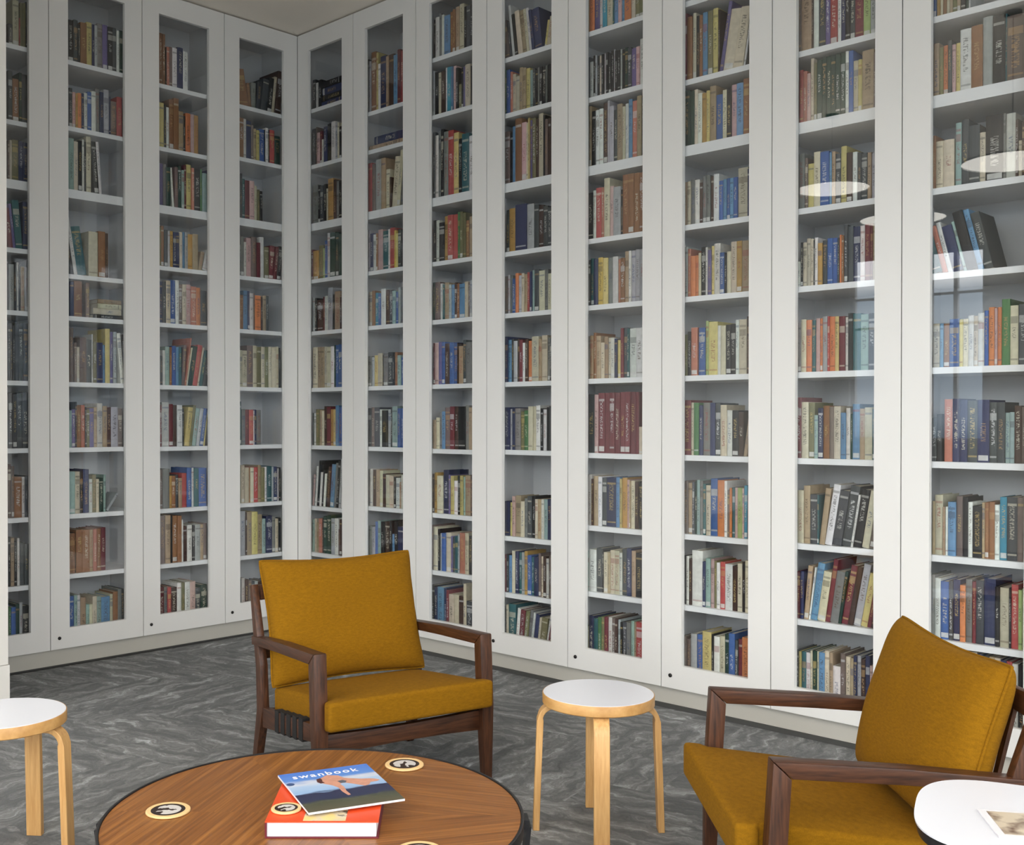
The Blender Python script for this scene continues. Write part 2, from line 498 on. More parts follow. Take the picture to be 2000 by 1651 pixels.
WIN_FRONT = [(0.27, 1.78, 1.15, 3.30), (2.5, 5.3, 1.3, 3.75), (5.7, 8.7, 1.3, 3.75)]  # first is mirrored in the glass, wider ones added for fill light
FILL_WIN_RIGHT = [(-7.3, -4.5, 1.2, 3.75), (-4.1, -1.2, 1.2, 3.75)]  # unseen windows added to let fill daylight into the room
wall_with_openings('wall_front', 'x', -0.55, XR+0.2, YB-0.2, YB, WIN_FRONT)
wall_with_openings('wall_right', 'y', YB, DEPTH+0.02, XR, XR+0.2, FILL_WIN_RIGHT)
def window(n, along, a, b_, z0, z1, f0):
    bm = bmesh.new()
    def seg(s0, s1, q0, q1):
        if along == 'x': box(bm, s0, s1, f0-0.03, f0+0.03, q0, q1)
        else: box(bm, f0-0.03, f0+0.03, s0, s1, q0, q1)
    t = 0.05
    seg(a, a+t, z0, z1); seg(b_-t, b_, z0, z1); seg(a+t, b_-t, z0, z0+t); seg(a+t, b_-t, z1-t, z1)
    k = 2
    mid = a+(b_-a)*0.78 if n == 1 else (a+b_)/2
    seg(mid-0.02, mid+0.02, z0+t, z1-t)
    for zz in ((2.80, 2.46) if n == 1 else (2.6,)):
        seg(a+t, mid-0.02, zz-0.012, zz+0.012); seg(mid+0.02, b_-t, zz-0.012, zz+0.012)
    o = make_obj('window_%d' % n, bm, M['cab']); o['kind'] = 'structure'
for i, (a, b_, z0, z1) in enumerate(WIN_FRONT): window(i+1, 'x', a, b_, z0, z1, YB-0.08)
for i, (a, b_, z0, z1) in enumerate(FILL_WIN_RIGHT): window(i+4, 'y', a, b_, z0, z1, XR+0.08)

# plinths under both bookcase runs, with dark strips painted as the shadow gap at the carpet
N_R = 10
bm = bmesh.new(); box(bm, 0.028, N_R*W, 0.028, 0.05, 0.022, 0.105); struct('baseboard_back', bm, M['plinth'])
bm = bmesh.new(); box(bm, -0.05, -0.028, -2.275, 0.05, 0.012, 0.105); struct('baseboard_left', bm, M['plinth'])
bm = bmesh.new(); box(bm, 0.02, N_R*W, 0.02, 0.06, 0.0, 0.021); struct('shade_strip_1', bm, M['gap'])
bm = bmesh.new(); box(bm, -0.06, -0.034, -2.275, 0.05, 0.0, 0.011); struct('shade_strip_2', bm, M['gap'])

# ---------------------------------------------------------------- bookcases
Z_DOOR0, Z_DOOR1 = 0.1064, 3.975
G0, G1, GZ0, GZ1 = 0.1135, 0.4640, 0.2207, 3.853
SHELF = {
 'L1': [3.435, 3.019, 2.669, 2.319, 1.976, 1.59, 1.217, 0.833, 0.456],
 'L2': [3.425, 3.049, 2.667, 2.207, 1.967, 1.59, 1.215, 0.835, 0.492],
 'L3': [3.42, 3.038, 2.659, 2.313, 1.967, 1.587, 1.21, 0.83, 0.492],
 'L4': [3.413, 3.075, 2.658, 2.309, 1.963, 1.589, 1.211, 0.832, 0.491],
 'R1': [3.447, 3.074, 2.661, 2.312, 1.965, 1.588, 1.204, 0.798, 0.489],
 'R2': [3.312, 3.071, 2.662, 2.31, 1.966, 1.586, 1.205, 0.829, 0.487],
 'R3': [3.513, 3.176, 2.663, 2.309, 1.965, 1.584, 1.202, 0.821, 0.481],
 'R4': [3.378, 3.071, 2.66, 2.305, 1.964, 1.584, 1.208, 0.729, 0.414],
 'R5': [3.378, 3.038, 2.661, 2.309, 1.966, 1.587, 1.203, 0.827, 0.485],
 'R6': [3.375, 3.001, 2.662, 2.308, 1.964, 1.586, 1.205, 0.826, 0.484],
 'R7': [3.4, 2.998, 2.661, 2.306, 1.963, 1.585, 1.205, 0.828, 0.492],
 'R8': [3.4, 2.999, 2.657, 2.308, 1.965, 1.586, 1.206, 0.828, 0.488],
 'R9': [3.4, 2.998, 2.661, 2.306, 1.963, 1.585, 1.205, 0.828, 0.492],
 'R10': [3.375, 3.001, 2.662, 2.308, 1.964, 1.586, 1.205, 0.826, 0.484],
}
def shelf_z(c, i):
    """top of shelf i and its underside in bookcase c; 9 is the cabinet floor"""
    if i == 9: return 0.130
    return SHELF[c][i]+(0.050 if i == 2 else 0.026)

def frame_of(c):
    """origin and turn of a bookcase: local x runs left to right as seen from the room, local y into the wall"""
    k = int(c[1:])-1
    if c[0] == 'R': return Vector((k*W, 0, 0)), 0.0
    k = 4-int(c[1:])
    return Vector((0, -(k+1)*W, 0)), math.pi/2

CASE_NAME = {'R1': 'sixth bookcase from left', 'L1': 'leftmost bookcase'}
CASE_LABEL = {
 'L1': 'white glazed bookcase partly hidden behind the white wall end at far left',
 'L2': 'white glazed bookcase with orange books and a flat stack, second from left',
 'L3': 'white glazed bookcase with rust and brown books near its foot, third from left',
 'L4': 'white glazed bookcase just left of the room corner, half empty upper shelves',
 'R1': 'white glazed bookcase just right of the room corner, dark flat box on top shelf',
 'R2': 'white glazed bookcase above the middle armchair, second right of the corner',
 'R3': 'white glazed bookcase right behind the middle armchair arm, with bright blue books',
 'R4': 'white glazed bookcase between the middle armchair and the round white stool',
 'R5': 'white glazed bookcase with the row of maroon volumes, behind the white stool',
 'R6': 'white glazed bookcase with grey blue volumes, behind the right armchair front arm',
 'R7': 'white glazed bookcase with dark green volumes, left of the right armchair cushion',
 'R8': 'white glazed bookcase at far right, above the right armchair back cushion',
 'R9': 'white glazed bookcase beyond the rightmost one, outside the photo edge',
 'R10': 'white glazed bookcase at the far end of the right run, outside the photo'}

def build_case(c):
    o0, rz = frame_of(c)
    root = empty('bookcase', o0, rz)
    tag(root, CASE_LABEL[c], 'bookcase', 'white glazed bookcases along both walls')
    t = 0.012
    bm = bmesh.new()
    y0 = 0.034
    box(bm, 0.001, t, y0, DEPTH, Z_DOOR0, Z_DOOR1); box(bm, W-t, W-0.001, y0, DEPTH, Z_DOOR0, Z_DOOR1)
    box(bm, t, W-t, DEPTH-0.01, DEPTH, Z_DOOR0, Z_DOOR1)
    box(bm, t, W-t, y0, DEPTH-0.01, Z_DOOR0, 0.130); box(bm, t, W-t, y0, DEPTH-0.01, Z_DOOR1-0.03, Z_DOOR1)
    make_obj('carcass', bm, M['cab_in'], root)
    for i in range(9):
        z1 = shelf_z(c, i); z0 = SHELF[c][i]
        bm = bmesh.new(); box(bm, t+0.0005, W-t-0.0005, 0.035, DEPTH-0.0105, z0, z1)
        make_obj('shelf', bm, M['shelf'], root)
    # door: stiles and rails 26 mm thick, fine gap to its neighbours
    g = 0.0024
    bm = bmesh.new()
    xs = (g, G0, G1, W-g); zs = (Z_DOOR0, GZ0, GZ1, Z_DOOR1)
    box(bm, xs[0], xs[1], 0, 0.026, zs[0], zs[3]); box(bm, xs[2], xs[3], 0, 0.026, zs[0], zs[3])
    box(bm, xs[1], xs[2], 0, 0.026, zs[0], zs[1]); box(bm, xs[1], xs[2], 0, 0.026, zs[2], zs[3])
    door = make_obj('door', bm, M['cab'], root)
    bm = bmesh.new(); box(bm, G0+0.0005, G1-0.0005, 0.019, 0.023, GZ0+0.0005, GZ1-0.0005)
    make_obj('glass_pane', bm, M['glass'], door)
    if c not in ('L1', 'R1', 'R2', 'R3'):
        bm = bmesh.new()
        lathe(bm, [(0, -0.006), (0.0075, -0.006), (0.0095, -0.004), (0.0095, 0.0)], 20)
        bmesh.ops.rotate(bm, verts=bm.verts, cent=(0, 0, 0), matrix=Matrix.Rotation(math.radians(-90), 3, 'X'))
        lk = make_obj('lock', bm, M['lock'], door, True, (0.052, 0.0, 0.168))
        lk.rotation_euler = (0, 0, 0)
    return root

CASES = ['L1', 'L2', 'L3', 'L4'] + ['R%d' % i for i in range(1, 11)]
for c in CASES: build_case(c)
# infill behind the room corner
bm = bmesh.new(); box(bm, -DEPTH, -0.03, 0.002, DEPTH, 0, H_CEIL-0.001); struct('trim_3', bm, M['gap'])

# ---------------------------------------------------------------- books
PAL = {  # code: (sRGB cover colour, word)
 'k': ((38, 37, 40), 'black'), 'g': ((74, 78, 82), 'charcoal'), 'G': ((128, 128, 126), 'mid grey'),
 'L': ((176, 178, 182), 'light grey'), 'w': ((222, 221, 216), 'white'), 'c': ((208, 198, 172), 'cream'),
 't': ((174, 150, 118), 'tan'), 'y': ((216, 184, 60), 'yellow'), 'Y': ((206, 188, 112), 'straw yellow'),
 'o': ((214, 120, 52), 'orange'), 'r': ((178, 58, 56), 'red'), 'm': ((116, 38, 50), 'maroon'),
 'p': ((206, 168, 164), 'pale pink'), 'v': ((104, 92, 142), 'purple'), 'n': ((44, 52, 92), 'navy blue'),
 'b': ((48, 92, 162), 'blue'), 'B': ((92, 142, 184), 'sky blue'), 'A': ((34, 142, 170), 'turquoise blue'),
 'q': ((44, 98, 104), 'teal'), 'Q': ((150, 178, 172), 'pale green grey'), 'e': ((36, 66, 56), 'dark green'),
 'E': ((74, 128, 74), 'green'), 'l': ((166, 186, 112), 'lime green'), 'N': ((148, 98, 58), 'brown'),
 'd': ((74, 50, 42), 'dark brown'), 's': ((186, 112, 88), 'salmon brown'), 'u': ((186, 142, 60), 'mustard yellow'),
 'O': ((124, 120, 82), 'olive'), 'R': ((122, 104, 98), 'grey brown')}
DARK = set('kgmnbvqedNRrsAEO')
LABCOL = {True: [(226, 218, 196), (206, 178, 104), (222, 222, 224), (190, 150, 96)],
          False: [(52, 48, 50), (60, 60, 66), (150, 50, 44), (46, 70, 120), (90, 70, 54)]}
BOOKS = """
R81 96 b16,264 u16,249 c11,246 N14,246 c11,238 t11,239 O18,234 t13,225 k18,229 e13,225 L7,218
R82 101 t23,216 O16,195 o19,200 g15,215 p14,195 Y17,198 w42,246 N42,249 L37,274 k46,267 q7,267 R62,253 R27,237
R83 96 N16,218 c28,192 c43,193 _7 Q22,251 g27,260 g41,231 c21,197 k66,258 G9,254 w34,252 d10,225 c13,141 d10,211 t17,221 N16,218
R84 99 q42,197,-14 s21,199,-14 w19,211,-14 n40,192,-14 Q13,209,-14 k40,245,-14 B22,251,-14 g35,233,-14
R85 103 c28,178 B14,177 N23,175 b38,192 Y14,189 c20,190 w22,202 c15,199 w24,209 b15,217 o22,229 p11,224 o15,227 E30,257 c29,230 g37,233 c16,228
R86 99 g21,178 k21,192 _8 s33,251 n27,253 n29,248 g38,245 n44,247 g28,237 g29,237 Q17,196 Q17,198 d26,223 R23,218 t21,209
R87 102 t12,216 c31,242 t10,195 w11,196 B30,216 R25,241 k20,237 w17,219 k36,205 t11,220 N15,221 N22,224 w17,214 A27,245 g38,247 R23,248 R21,244
R88 92 G21,256 w23,244 b34,233 g16,239 n27,245 o21,226 G24,252 m15,244 g29,252 n43,261 k16,235 c34,232 k8,235 r25,249 l15,230 c15,236
R89 97 m23,334 c23,342 t23,341 g23,354 w18,347 N22,351 O22,349 c27,349 b22,343 g22,342 t22,340 c21,339 n21,333 r21,332 w21,326 k21,325
R71 92 R17,318 t47,304 d8,297 w24,295 g32,286 v21,279 r32,275 w16,266 n21,260 k21,259 g21,248 m36,243 l30,209 L24,207
R72 97 r19,238 s19,229 p16,215 c15,278 O14,254 e24,264 e21,269 e21,269 e21,267 e21,267 e21,269 w16,271 b20,268 c21,221 Y16,222 t50,255 R9,238
R73 97 G30,246 R15,223 Y27,195 c29,242 b40,237 B13,230 t16,230 g24,218 Y25,246 d25,214 w22,213 g19,207 g26,200 t17,199 L18,194
R74 86 w22,114 k11,197 c18,195 c18,211 c15,207 k5,200 w14,210 u20,184 g20,194 b26,201 b24,199 g8,198 o9,209 N10,205 g16,249 g24,241 n31,236 w20,237 m23,242 m11,241 t14,233
R75 86 G27,221 c24,233 o26,229 q16,227 p19,234 o12,233 L23,240 r10,240 o25,237 Y17,237 m27,236 w13,231 k21,247 q36,244 Q33,237 g30,240
R76 91 m22,269 c33,248 O28,245 Q17,190 n24,221 N28,231 R21,226 c30,228 B24,200 w18,220 e9,195 B32,237 t23,217 c32,222 q13,214
R77 94 c31,233 t30,255 g35,218 q7,216 t25,248,7 w32,267,9 g42,241,9 g42,263,9 w10,228,8 k36,250,8 c31,246,6 R30,250,5
R78 93 m17,208 n17,210 t22,238,5 w8,234,7 B32,255,8 c36,220,8 m21,278,8 G37,226,8 e13,230,8 m29,260,10 d23,257,10 L31,270,9 Y28,233,9 m18,225,8 d13,231,8
R79 91 g14,245 Y12,241 q21,242 w22,240 c11,252 e19,255 c7,253 B27,250 c23,261 t16,258 w34,202 R21,262 c21,250 t15,247 n15,259 L17,262 d19,250 n20,268 p14,228
R61 78 m24,327 N28,305 c19,319 k20,300 N18,297 B25,304 O27,305 Y26,310 d10,300 v17,324,9 c53,279,8 c50,275,8 w10,298,9 k29,271,4
R62 87 e31,271 e25,263 c18,266 w24,244 u22,239 Y18,247 t33,264 b34,216 c24,232 k24,232 p28,245 B34,245 N30,259
R63 80 t26,210 c18,210 G24,218 w25,212 d16,195 G20,223 G22,224 d15,217 w29,224 b21,188 B19,192 b19,194 B19,191 b21,192 c50,231 n10,220
R64 89 L18,244 s16,232 o28,195 o16,196 c13,206 k24,233 w11,229 v20,215 Y14,232 w33,241 b23,195 k13,191 c21,196 c29,239 u27,239 t38,237
R65 87 O20,199 k20,212 s35,230 _8 b35,227 l15,258 Y48,252 w19,232 c27,230 k27,233 k25,234 w17,252 c38,252 d12,265
R66 85 m43,264 c15,252 E27,251 n21,239 G37,251,-3 n27,250 g29,248 c33,239,-3 w27,214,-2 k32,213 d26,206 t18,199,8 d14,194,5
R67 89 R23,254 t23,245 g13,250 e13,256 Q16,261 G16,257 q15,243 c25,237 b38,270 o38,264 w15,262 R11,220 o12,230 q15,233 p16,233 l25,233 p9,232 A17,245 s9,220
R68 89 k14,235 w16,233 d15,223 w58,264 n17,215 Q26,232 p19,231 O14,223 w18,217 r25,222 w40,214 d24,209 c25,223 k17,232 c21,241
R69 82 R23,226 R24,215 L33,243 b31,244 Y48,263 k11,254 w31,247 c28,253 e23,266 b31,273 g16,244 m21,252 o38,264
R50 72 u20,281 o32,272 v34,251 w18,251 A27,249 c35,239 q10,236 B25,223 p22,222 B19,212 o40,210 c25,198 O25,196 O24,194
R51 89 g7,218 w21,191 k16,219 L9,217 k16,213 c14,210 k15,212 L13,214 k13,216 k16,207 k16,219 L11,221 k18,212 k16,208 L9,211 k16,207 e19,213 g22,207 v28,198 p21,200 w27,234
R52 72 d20,321 t15,316 k26,287 w25,287 w25,288 d26,314 L13,321 L26,290 g23,265 t32,289 c17,270 w19,282 B22,300 s29,287 t28,306 g15,293
R53 87 k33,243 w18,251 r34,261 s16,259 c35,303 p24,258 L44,249 k11,231 N37,303 N34,302 N32,300 N26,298
R54 87 k15,239 q22,245 n28,239 y29,244 Y31,239 G32,237 w33,239 s15,224 N28,227 t20,258 w16,259 L25,258 L26,261 L27,260
R55 81 G17,222 t23,224 N18,238 t27,221 c26,185 t23,213 c16,207 w24,206 n17,200 Y19,193 m19,252 g22,253 q14,247 w43,247 w40,247
R56 84 g46,305 p23,302 m39,310 m33,310 m31,311 m32,310 m31,312 m31,313 m34,311 m21,311 c21,137
R57 85 w23,262 d12,241 t34,256 w23,254 g28,250 n60,252 B24,255 Y13,248 u30,254 p15,245 t8,240 c25,241 d23,237 k22,237
R58 85 Q10,208 w46,217 g39,226 k5,216 c27,208 t16,209 c29,222 c29,222 w17,213 g30,234 n28,241 t25,230 k39,221
R59 73 O20,194 n30,251 q28,239 E24,250 O18,255 m23,257 w26,258 R19,258 d16,255 L16,252 k16,243 g22,246 G25,247 Q19,257 t15,254 r39,257
R40 86 R38,217,-5 g15,207,-6 w19,298,-6 k22,241,-6 c33,252,-5 t29,247,-5 c18,248,-5 w20,248,-6 n20,231,-5 n50,229,-7 _18 Y14,143,9 c32,157,9
R41 86 E10,253 b27,247 s17,232 c23,215 c26,198 t26,240 t22,232 Y28,225 Q23,209 g18,210 k18,201 G11,209 k18,211 k25,210 G11,208 k32,211
R42 82 R38,294 k23,284 B19,312 N46,350 p35,321 c11,313 Y12,339 v17,324 O25,331 d18,321 c32,348 k14,334 R18,309 d18,311
R43 94 g23,236 u45,241 n82,255 L50,248 g34,238 d32,231 g32,223 g28,211
R44 83 R21,210 L17,217 G19,212 b23,193 o22,220 L22,206 c19,216 t22,208 r17,217 n15,222 Q17,225 g31,228 c41,218 G24,222 c25,197
R45 83 n23,254 B25,235 g18,240 L27,227 d15,238 m24,231 w18,213 d22,234 o24,222 c49,244 t22,229 c38,247 G19,232 g14,226
R46 83 n38,236 L19,227 n21,236 G39,230 O28,213 E27,218 c33,240 c25,240 w29,245 k18,228 w23,223 k20,234 g18,239
R47 83 n38,191 Y17,186 p23,221 t39,226 c28,196 G22,214 g31,227 k23,228 c19,213 t27,214 w18,215 Q25,216 n28,218
R48 76 m21,207 g14,209 B29,205 c23,233 n24,232 q21,228 L19,230 u22,238 b29,218 q18,211 n33,214 R17,235 c16,220 d23,222 w18,212 R19,231
R49 76 g19,225 c15,238 q53,245 w22,230,5 m34,223,5 O26,221,6 G22,229,6 w15,220,7 n26,212,7 c15,197,6 O43,197,4 w14,221,10 m39,215,6
R30 93 k16,237 w32,244 G17,260 w21,248 B49,235 N25,247 N23,253 t29,262 c35,271 k23,247 g29,245 g22,245
R31 88 L17,266 k32,259 c22,248 d34,252 w12,267 A36,265 B13,262 p25,262 k21,245 O21,146 k15,237 v16,239 c42,247 k18,231
R32 88 g17,397 w26,374 G21,394 k21,402 G37,383 r44,383,-2 Y40,361,-2 k27,320 q57,342 w34,321
R33 88 k23,252 w28,248 k45,231 u25,263 r44,266 r40,264 E18,273 O23,273 O26,261 N24,216 t26,236
R34 84 e24,227 R41,226 w21,215 q13,208 t37,217 L19,203 B24,201 d20,211 N23,203 B45,199 c25,208 R16,201 L20,211
R35 88 m17,248 p30,247 v27,252 b26,250 d36,239 b34,244 b33,242 d6,239 t40,219 g25,253 G45,239
R36 84 t26,173 c30,186 G21,216 B30,222 R40,245 m36,251 d29,248 k58,250 G29,256 t27,244
R37 79 d17,232 u26,239 c49,222 n45,257 v14,230 Y28,225 w29,197 k21,227,-3 Y25,228 Q14,223 t47,230 d18,237
R38 75 R17,266 c39,256 k20,245 L12,222 b32,224 c42,228 v15,211 g18,206 q25,214 L15,227 s43,236 c29,238 k27,223
R39 66 k35,283 n26,274 B52,279 n17,275 m24,266 c40,246 c38,248 d43,244 c23,320 g49,222
R20 77 g8,343 L20,326 N46,379 Y19,368 w26,292 n53,330 t21,319 d47,326 B37,311 m28,336 r26,323
R21 77 Ht87,323,32 Hn136,274,51
R22 77 r39,311 R29,300 L56,323 t42,322 c36,246 d14,193 c52,311,6 c28,343,4 G35,331
R23 77 L18,265 n31,241 w27,232 N16,236 p45,256 q51,243 w14,248 r42,255 y19,234 Y19,213 g28,235 g21,232
R24 81 c36,218 N29,222 A27,207 b24,199 w43,227 d36,218 g30,215 Q30,206 b24,198 L22,221 G24,225
R25 76 G37,191 L20,184 Y36,195 c43,206 k10,193 G43,204 g43,208 k19,207 N26,206 Q30,186 b26,172
R26 75 g30,243 R29,249 g53,248 w22,235 k52,229 L27,235 k17,247 Q49,253 b28,240 b26,240
R27 80 k10,229 w29,236 d29,230 t36,232 c29,226 d32,208 c33,203 c38,198 k19,192 w37,187 t14,163 w21,207
R28 80 G30,215 L29,210 b29,245 Q29,253 k34,249 d48,252 k24,260 B19,179 k33,257 n54,229
R29 64 g39,273 c39,270 n29,280 m39,271 t38,269 k29,265 c47,264 b37,261 g42,260
R10 87 k33,202 w25,176 k37,189 Hn190,207,35 Hk194,203,40 Hn190,207,50 Hk194,199,40
R11 82 g37,248 R16,255 p29,214 m24,220 w20,160 n36,239 k40,252 w44,258 L24,249 c16,241 k23,211
R12 86 G58,259 k25,250 g33,245 k32,250 c18,217 u54,277 d28,265 G28,251 k31,251
R13 76 m17,204 u58,193 O45,223 l20,201 b28,248 w28,295 e56,294 e32,285 e35,275
R14 84 L29,230 k21,223 d61,208 m24,226 w32,229 L48,281 k16,234 t59,251 d20,212
R15 84 c54,273 t37,272 t33,270 c32,271 c40,267 w33,270 e14,277 b32,275 b35,279
R16 87 e12,216 w26,216 O35,241 t27,236 c22,231 d28,261 m40,256 u24,240 Y28,240 B32,265 b31,255
R17 75 p21,209,5 k12,225,5 w17,267,5 k29,304,5 w20,227,5 k24,244,5 w20,219,5 k16,245,5 d28,266,5 B40,282,5 G24,293,5 k24,309,4 L24,320,4 w20,310,3
R18 78 Q25,216 c21,223 t29,199 s37,227 d12,233 e36,246 e40,253 L36,235 w36,237 R20,168 d24,235
R19 78 g37,251 w33,250 k33,258 t33,251 b32,254 c32,252 n48,252 g32,255 m31,254
L40 149 N75,233,-9 N24,158,-6 G36,171 g37,189,4 g49,216,6 k37,234,5 c22,249,6 d47,291,5
L41 148 N37,260 w22,259 n39,252 R18,230 t21,209 Y23,203 b42,216 k7,218 w22,232 k14,225 r36,226 e45,194
L42 151 g21,291 q24,260 m36,255 p36,256 c24,230 O18,207 k21,200
L43 149 g12,245 G27,258 w18,225 p36,254 R42,265 m28,232 w31,272 O37,210 m37,224,4 m25,222,6 k32,226,2
L44 146 N36,224 B32,254 n14,253 w29,240 R15,242 o46,230 d15,227 t25,234 g22,235
L45 146 c27,238 c36,237 R48,272 c30,273 O34,267 c28,268 O31,270 c28,271 c34,270 c22,274 k13,267
L46 145 q21,283 G27,233 m30,231 r33,229 w9,224 n18,231 G34,229
L47 145 O18,247 c27,247 c30,231 N12,230 c27,229 r34,231 t25,243 O28,227 w17,231 q39,235 L16,230 n31,229 L13,218 k16,223
L48 144 d12,286 L39,289 d11,278 t37,281 Y46,278 t39,258 Q29,228 n48,246 G27,239 c27,222 k17,226
L49 144 g18,232 w26,239 d31,226 R24,218 g24,211 L24,208 d37,204 n37,205 t37,202 L38,203 w35,199
L30 149 N20,315 N21,313 k7,236 s21,242 R22,247 w33,248 n40,258 w34,240
L31 145 Y33,273 k17,264 w22,255 N31,308 N36,322 t33,249 k14,225 o34,245 p25,244 u33,244
L32 147 v26,259 G18,256 e30,241,-3 w15,244,-4 R23,254,-3 e23,264,-3 Q19,241,-3 m17,277,-3 Y33,283 s19,266 k43,266 E16,269 Q35,247 n20,271
L33 147 O11,240 N21,249 g24,226 w15,221 u19,223 n23,220 n23,222 c19,225 B17,227 L21,229 u35,220 t39,225 t27,120,10 w43,132,15
L34 144 n22,254 g24,256 c31,263 b36,269 w23,271 R24,247 c27,249 p35,252 s39,242 o30,238 g45,222
L35 148 g18,180 w18,214 Q31,238 N15,236 b29,244 B19,238,2 q19,239,3 R21,253,4 s9,301,8 c9,241,9 e37,249,9 r35,258,9 c12,245,10 q23,226,10 g31,227,7
L36 148 m13,255 L50,272 m28,262 d25,256 w36,256 g14,236 Y34,243,7 O19,257,7 Q31,237,8 L23,237,8 b27,237,8 Y12,203,6
L37 146 R18,241 G47,243 u16,199 N30,198 g19,204 t25,183 r34,212 b33,245 w18,244 q33,240 b59,241
L38 146 R37,294 t36,295 k13,291 N34,289 N30,287 w11,260 d28,218 w33,225 k23,220 L39,225 t24,223 R26,228
L39 142 m33,244 G22,242 r26,239 d41,234 w30,258 O24,258 w37,258 p39,257 g39,212 e43,228
L20 144 k32,239 g26,246 k13,225 N39,241 Y33,253 n17,248 L18,247 G32,264 v31,263 k31,258 g26,262 w17,250 e23,256
L21 147 g21,226 p19,206 u13,202 o22,207 n15,210 w20,215 b25,226 w27,235 G26,256 n24,242 L34,262 n10,227 R38,203 r35,236
L22 142 Q32,296 c26,283 k23,293 w13,302 k13,292 c30,326 k30,303,-4 w18,306,-4
L23 145 g29,263,-8 w21,327,-9 q58,279,-9 _10 c58,262 _5 N44,271 d17,264
L24 148 n26,201 N49,208,-3 _23 R23,203 Hk292,184,25 Hc292,177,35 Hc319,150,28 Ht319,150,25
L25 145 R26,313 R16,228 c18,204,-2 R41,262 g33,251 L9,283 O21,240,-2 n37,236 B16,224 Y30,320,-3 v19,303,-3 L21,304,-3 w24,299,-5 k17,293,-4
L26 139 Q18,214 v21,220 g10,263 N26,245 s23,245 k10,233 O20,221 v27,227 t20,233 w34,256 t27,240 d27,234 L45,235 R29,228
L27 139 Q36,242 c29,241 k20,241 n36,252 w19,195 O25,219 c18,193 e26,199 Q14,217 L20,120,35
L28 139 N37,229 k4,232 N41,248 N43,245 t23,243 s23,245 N24,246 m31,250
L29 139 b29,256 Q20,260 w20,258 t33,241 Q20,198 c20,196 c27,240 Q28,236 B54,230 c18,241 N32,253 G24,266 g17,264
L10 374 g24,115 c35,252 r7,159 O19,247 O14,251 g10,260
L11 374 g24,275 N35,236 e16,275 g35,271
L12 371 R9,217 c14,220 O36,226 n28,223 n23,221
L13 371 m27,219,-6 v15,245,-6 q39,268,-5 n29,266,-2
L14 371 L29,255 k16,268 w10,269 k14,259 t21,249 L19,245
L15 368 g12,315 g12,315 g12,304 g24,324 g24,319 g26,321
L16 368 g24,304 g24,298 g30,304 g32,311
L17 365 d18,298 R15,286 N45,225 w17,224 g15,230
L18 365 k13,272 t20,265,-2 k15,246 w15,263,-2 g24,237 g23,229
L19 366 E13,238 b26,235 e22,249 L18,256 k35,234
"""
def hsh(*a):
    r = 2166136261
    for x in a:
        r = ((r ^ int(x)) * 16777619) & 0xffffffff
        r ^= r >> 13
    return random.Random(r)

class Book: pass
def parse_books():
    out = []
    for line in BOOKS.strip().splitlines():
        a = line.split()
        c, i = a[0][:-1], int(a[0][-1]); x = int(a[1])/1000.0
        z = shelf_z(c, i); zt = SHELF[c][i-1] if i > 0 else GZ1+0.08
        n = 0; stack = []
        for tok in a[2:]:
            if tok[0] == '_': x += int(tok[1:])/1000.0; continue
            b = Book(); b.case = c; b.row = i; b.flat = tok[0] == 'H'
            if b.flat:
                b.code = tok[1]; v = [int(q)/1000.0 for q in tok[2:].split(',')]
                b.x, b.w, b.h = v[0], v[1], min(0.06, max(0.012, v[2])); b.lean = 0
                stack.append(b); out.append(b); continue
            b.code = tok[0]; v = [int(q) for q in tok[1:].split(',')]
            b.x, b.w, b.h = x, max(0.004, v[0]/1000.0), v[1]/1000.0
            b.lean = v[2] if len(v) > 2 else 0
            b.z = z; x += b.w; n += 1; b.n = n
            lim = zt-z-0.004
            need = b.h*math.cos(math.radians(b.lean))+b.w*abs(math.sin(math.radians(b.lean)))
            if need > lim: b.h = (lim-b.w*abs(math.sin(math.radians(b.lean))))/math.cos(math.radians(b.lean))
            out.append(b)
        zz = z
        for k, b in enumerate(reversed(stack)):
            # the lowest of the stack is the one listed with the lowest position
            pass
        order = stack if c in ('L2',) or c in ('R2', 'R1') else stack
        for k, b in enumerate(order):
            b.z = zz; zz += b.h+0.0005; b.n = k+1
    return out
ALL = parse_books()
